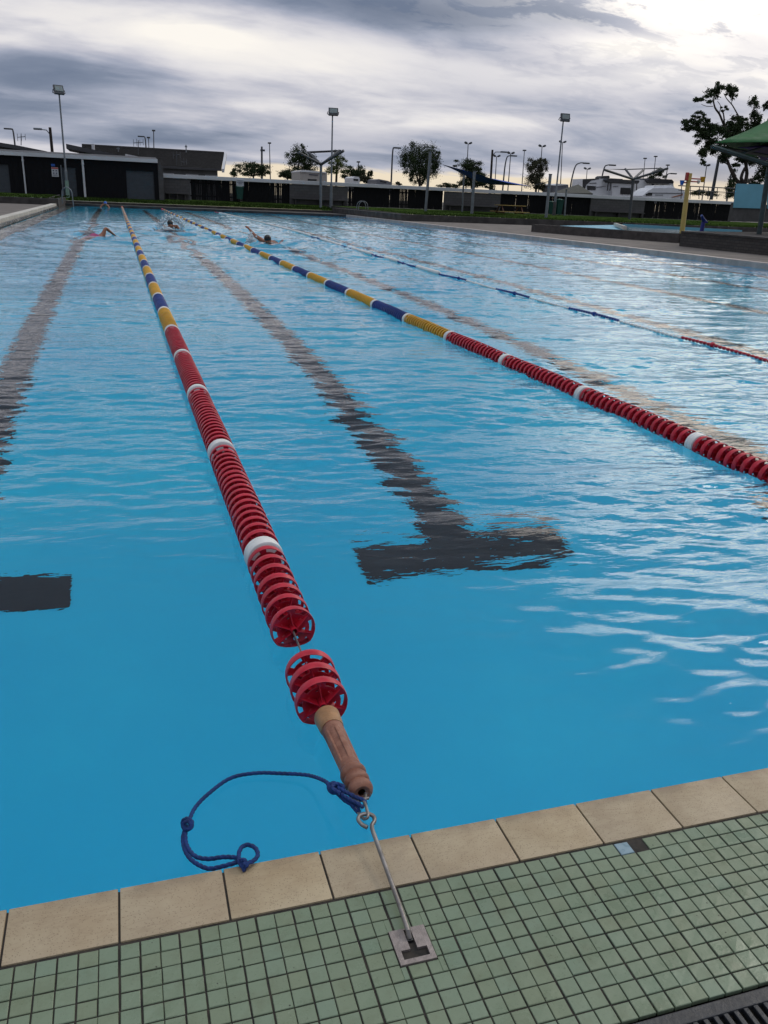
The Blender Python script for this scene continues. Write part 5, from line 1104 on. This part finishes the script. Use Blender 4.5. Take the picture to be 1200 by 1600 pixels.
f = MB(); panel(f, [(1023, 290), (1050, 289.5), (1055, 293.2), (1020, 294)], 78.3, 1.6); f.build('roof_box', 'vwhite', e)
f = MB(); panel(f, [(1009, 303.5), (1014, 301), (1019, 301.3), (1019, 305.8), (1010, 306)], 77.96, .04); f.build('window', 'glass', e)
f = MB(); panel(f, [(1013, 300.8), (1067, 301.5), (1067, 302.8), (1013, 302)], 77.96, .04); panel(f, [(1024, 304.0), (1036, 304.2), (1036, 305.2), (1024, 305)], 77.96, .04); f.build('stripe', 'vgrey', e)
f = MB(); panel(f, [(1049, 308), (1067, 303.5), (1067, 305), (1052, 308.5)], 77.95, .04); f.build('swoosh', 'orange', e)
e = vehicle('box_truck', 'cream box truck body showing above the fence behind the shade post', 'truck', [(469, 267), (473, 265.5), (508, 269), (511, 270), (511, 300), (469, 298)], 78, 4.0, 'cream')
f = MB(); panel(f, [(469, 267), (474, 265.4), (510, 269), (510, 270.6), (469, 268.6)], 77.9, 4.2); f.build('roof_rim', 'vwhite', e)
f = MB(); panel(f, [(483, 272), (497, 273), (497, 274.3), (483, 273.4)], 77.95, .03); f.build('lettering', 'ink', e)
f = MB(); panel(f, [(481, 279.3), (495, 280.3), (495, 283), (481, 282.5)], 77.95, .03); f.build('window', 'glass', e)
e = vehicle('van', 'white van roof just above the fence beam left of the hedge', 'van', [(551, 278), (555, 275.6), (561, 276.4), (562, 279), (562, 300), (551, 300)], 80, 3, 'vwhite'); f = MB(); panel(f, [(552.5, 279.5), (560, 280), (560, 282.5), (552.5, 282)], 79.96, .03); f.build('window', 'glass', e)
e = vehicle('van', 'dark grey van roof just above the fence beam right of the hedge', 'van', [(588, 281), (592, 279.8), (606, 282.5), (612, 285), (613, 305), (587, 303)], 80, 3, 'vgrey'); f = MB(); panel(f, [(594, 282.5), (604, 284), (604, 285.6), (594, 284)], 79.96, .03); f.build('window', 'glass', e)
e = vehicle('boat_cover', 'pale covered boat behind the gazebo peak', 'boat', [(865, 290), (872, 287.5), (888, 288.5), (890, 310), (864, 308)], 84, 2.5, 'vgrey'); f = MB(); panel(f, [(866, 289), (872, 287), (887, 288), (887, 289), (866, 290.4)], 83.9, 2.7); f.build('cover_edge', 'vwhite', e)
# gazebo
e = empty('gazebo', Vector((at(905, 300, 76).x, 76, .5)), 'grey green peaked canvas gazebo roof above the fence', 'gazebo'); s_ = mpp(76)
pk2 = at(903.5, 288.2, 77.5); c1_, c2_ = at(884, 301.5, 76), at(926, 302, 76); c3_, c4_ = c2_+Vector((0, 3, 0)), c1_+Vector((0, 3, 0)); f = MB(); f.add([c1_, c2_, c3_, c4_, pk2, pk2+Vector((.05, 0, 0))], [(0, 1, 4), (1, 2, 4), (2, 3, 4), (3, 0, 4)]); f.slab([c1_, c2_, c2_-Vector((0, 0, .3)), c1_-Vector((0, 0, .3))], (0, .03, 0)); f.build('roof', 'tarp', e)
for c_ in (c1_, c2_, c3_, c4_): f = MB(); f.tube([Vector((c_.x, c_.y, .5)), c_], .04, 6); f.build('leg', 'pole', e)
# railing at right
Yr = 75; e = empty('railing', Vector((at(1100, 310, Yr).x, Yr, .5)), 'thin grey pipe railing above the fence behind the bucket post', 'railing'); f = MB(); f.tube([at(1060, 290, Yr), at(1148, 294.5, Yr)], .05, 6); f.tube([at(1060, 297, Yr), at(1148, 301, Yr)], .035, 6)
for px_ in (1064, 1078, 1092, 1106, 1120, 1134, 1147): f.tube([at(px_, 311, Yr), at(px_+1, 291+(px_-1060)*.05, Yr)], .04, 6)
f.build('rails', 'farpole', e)
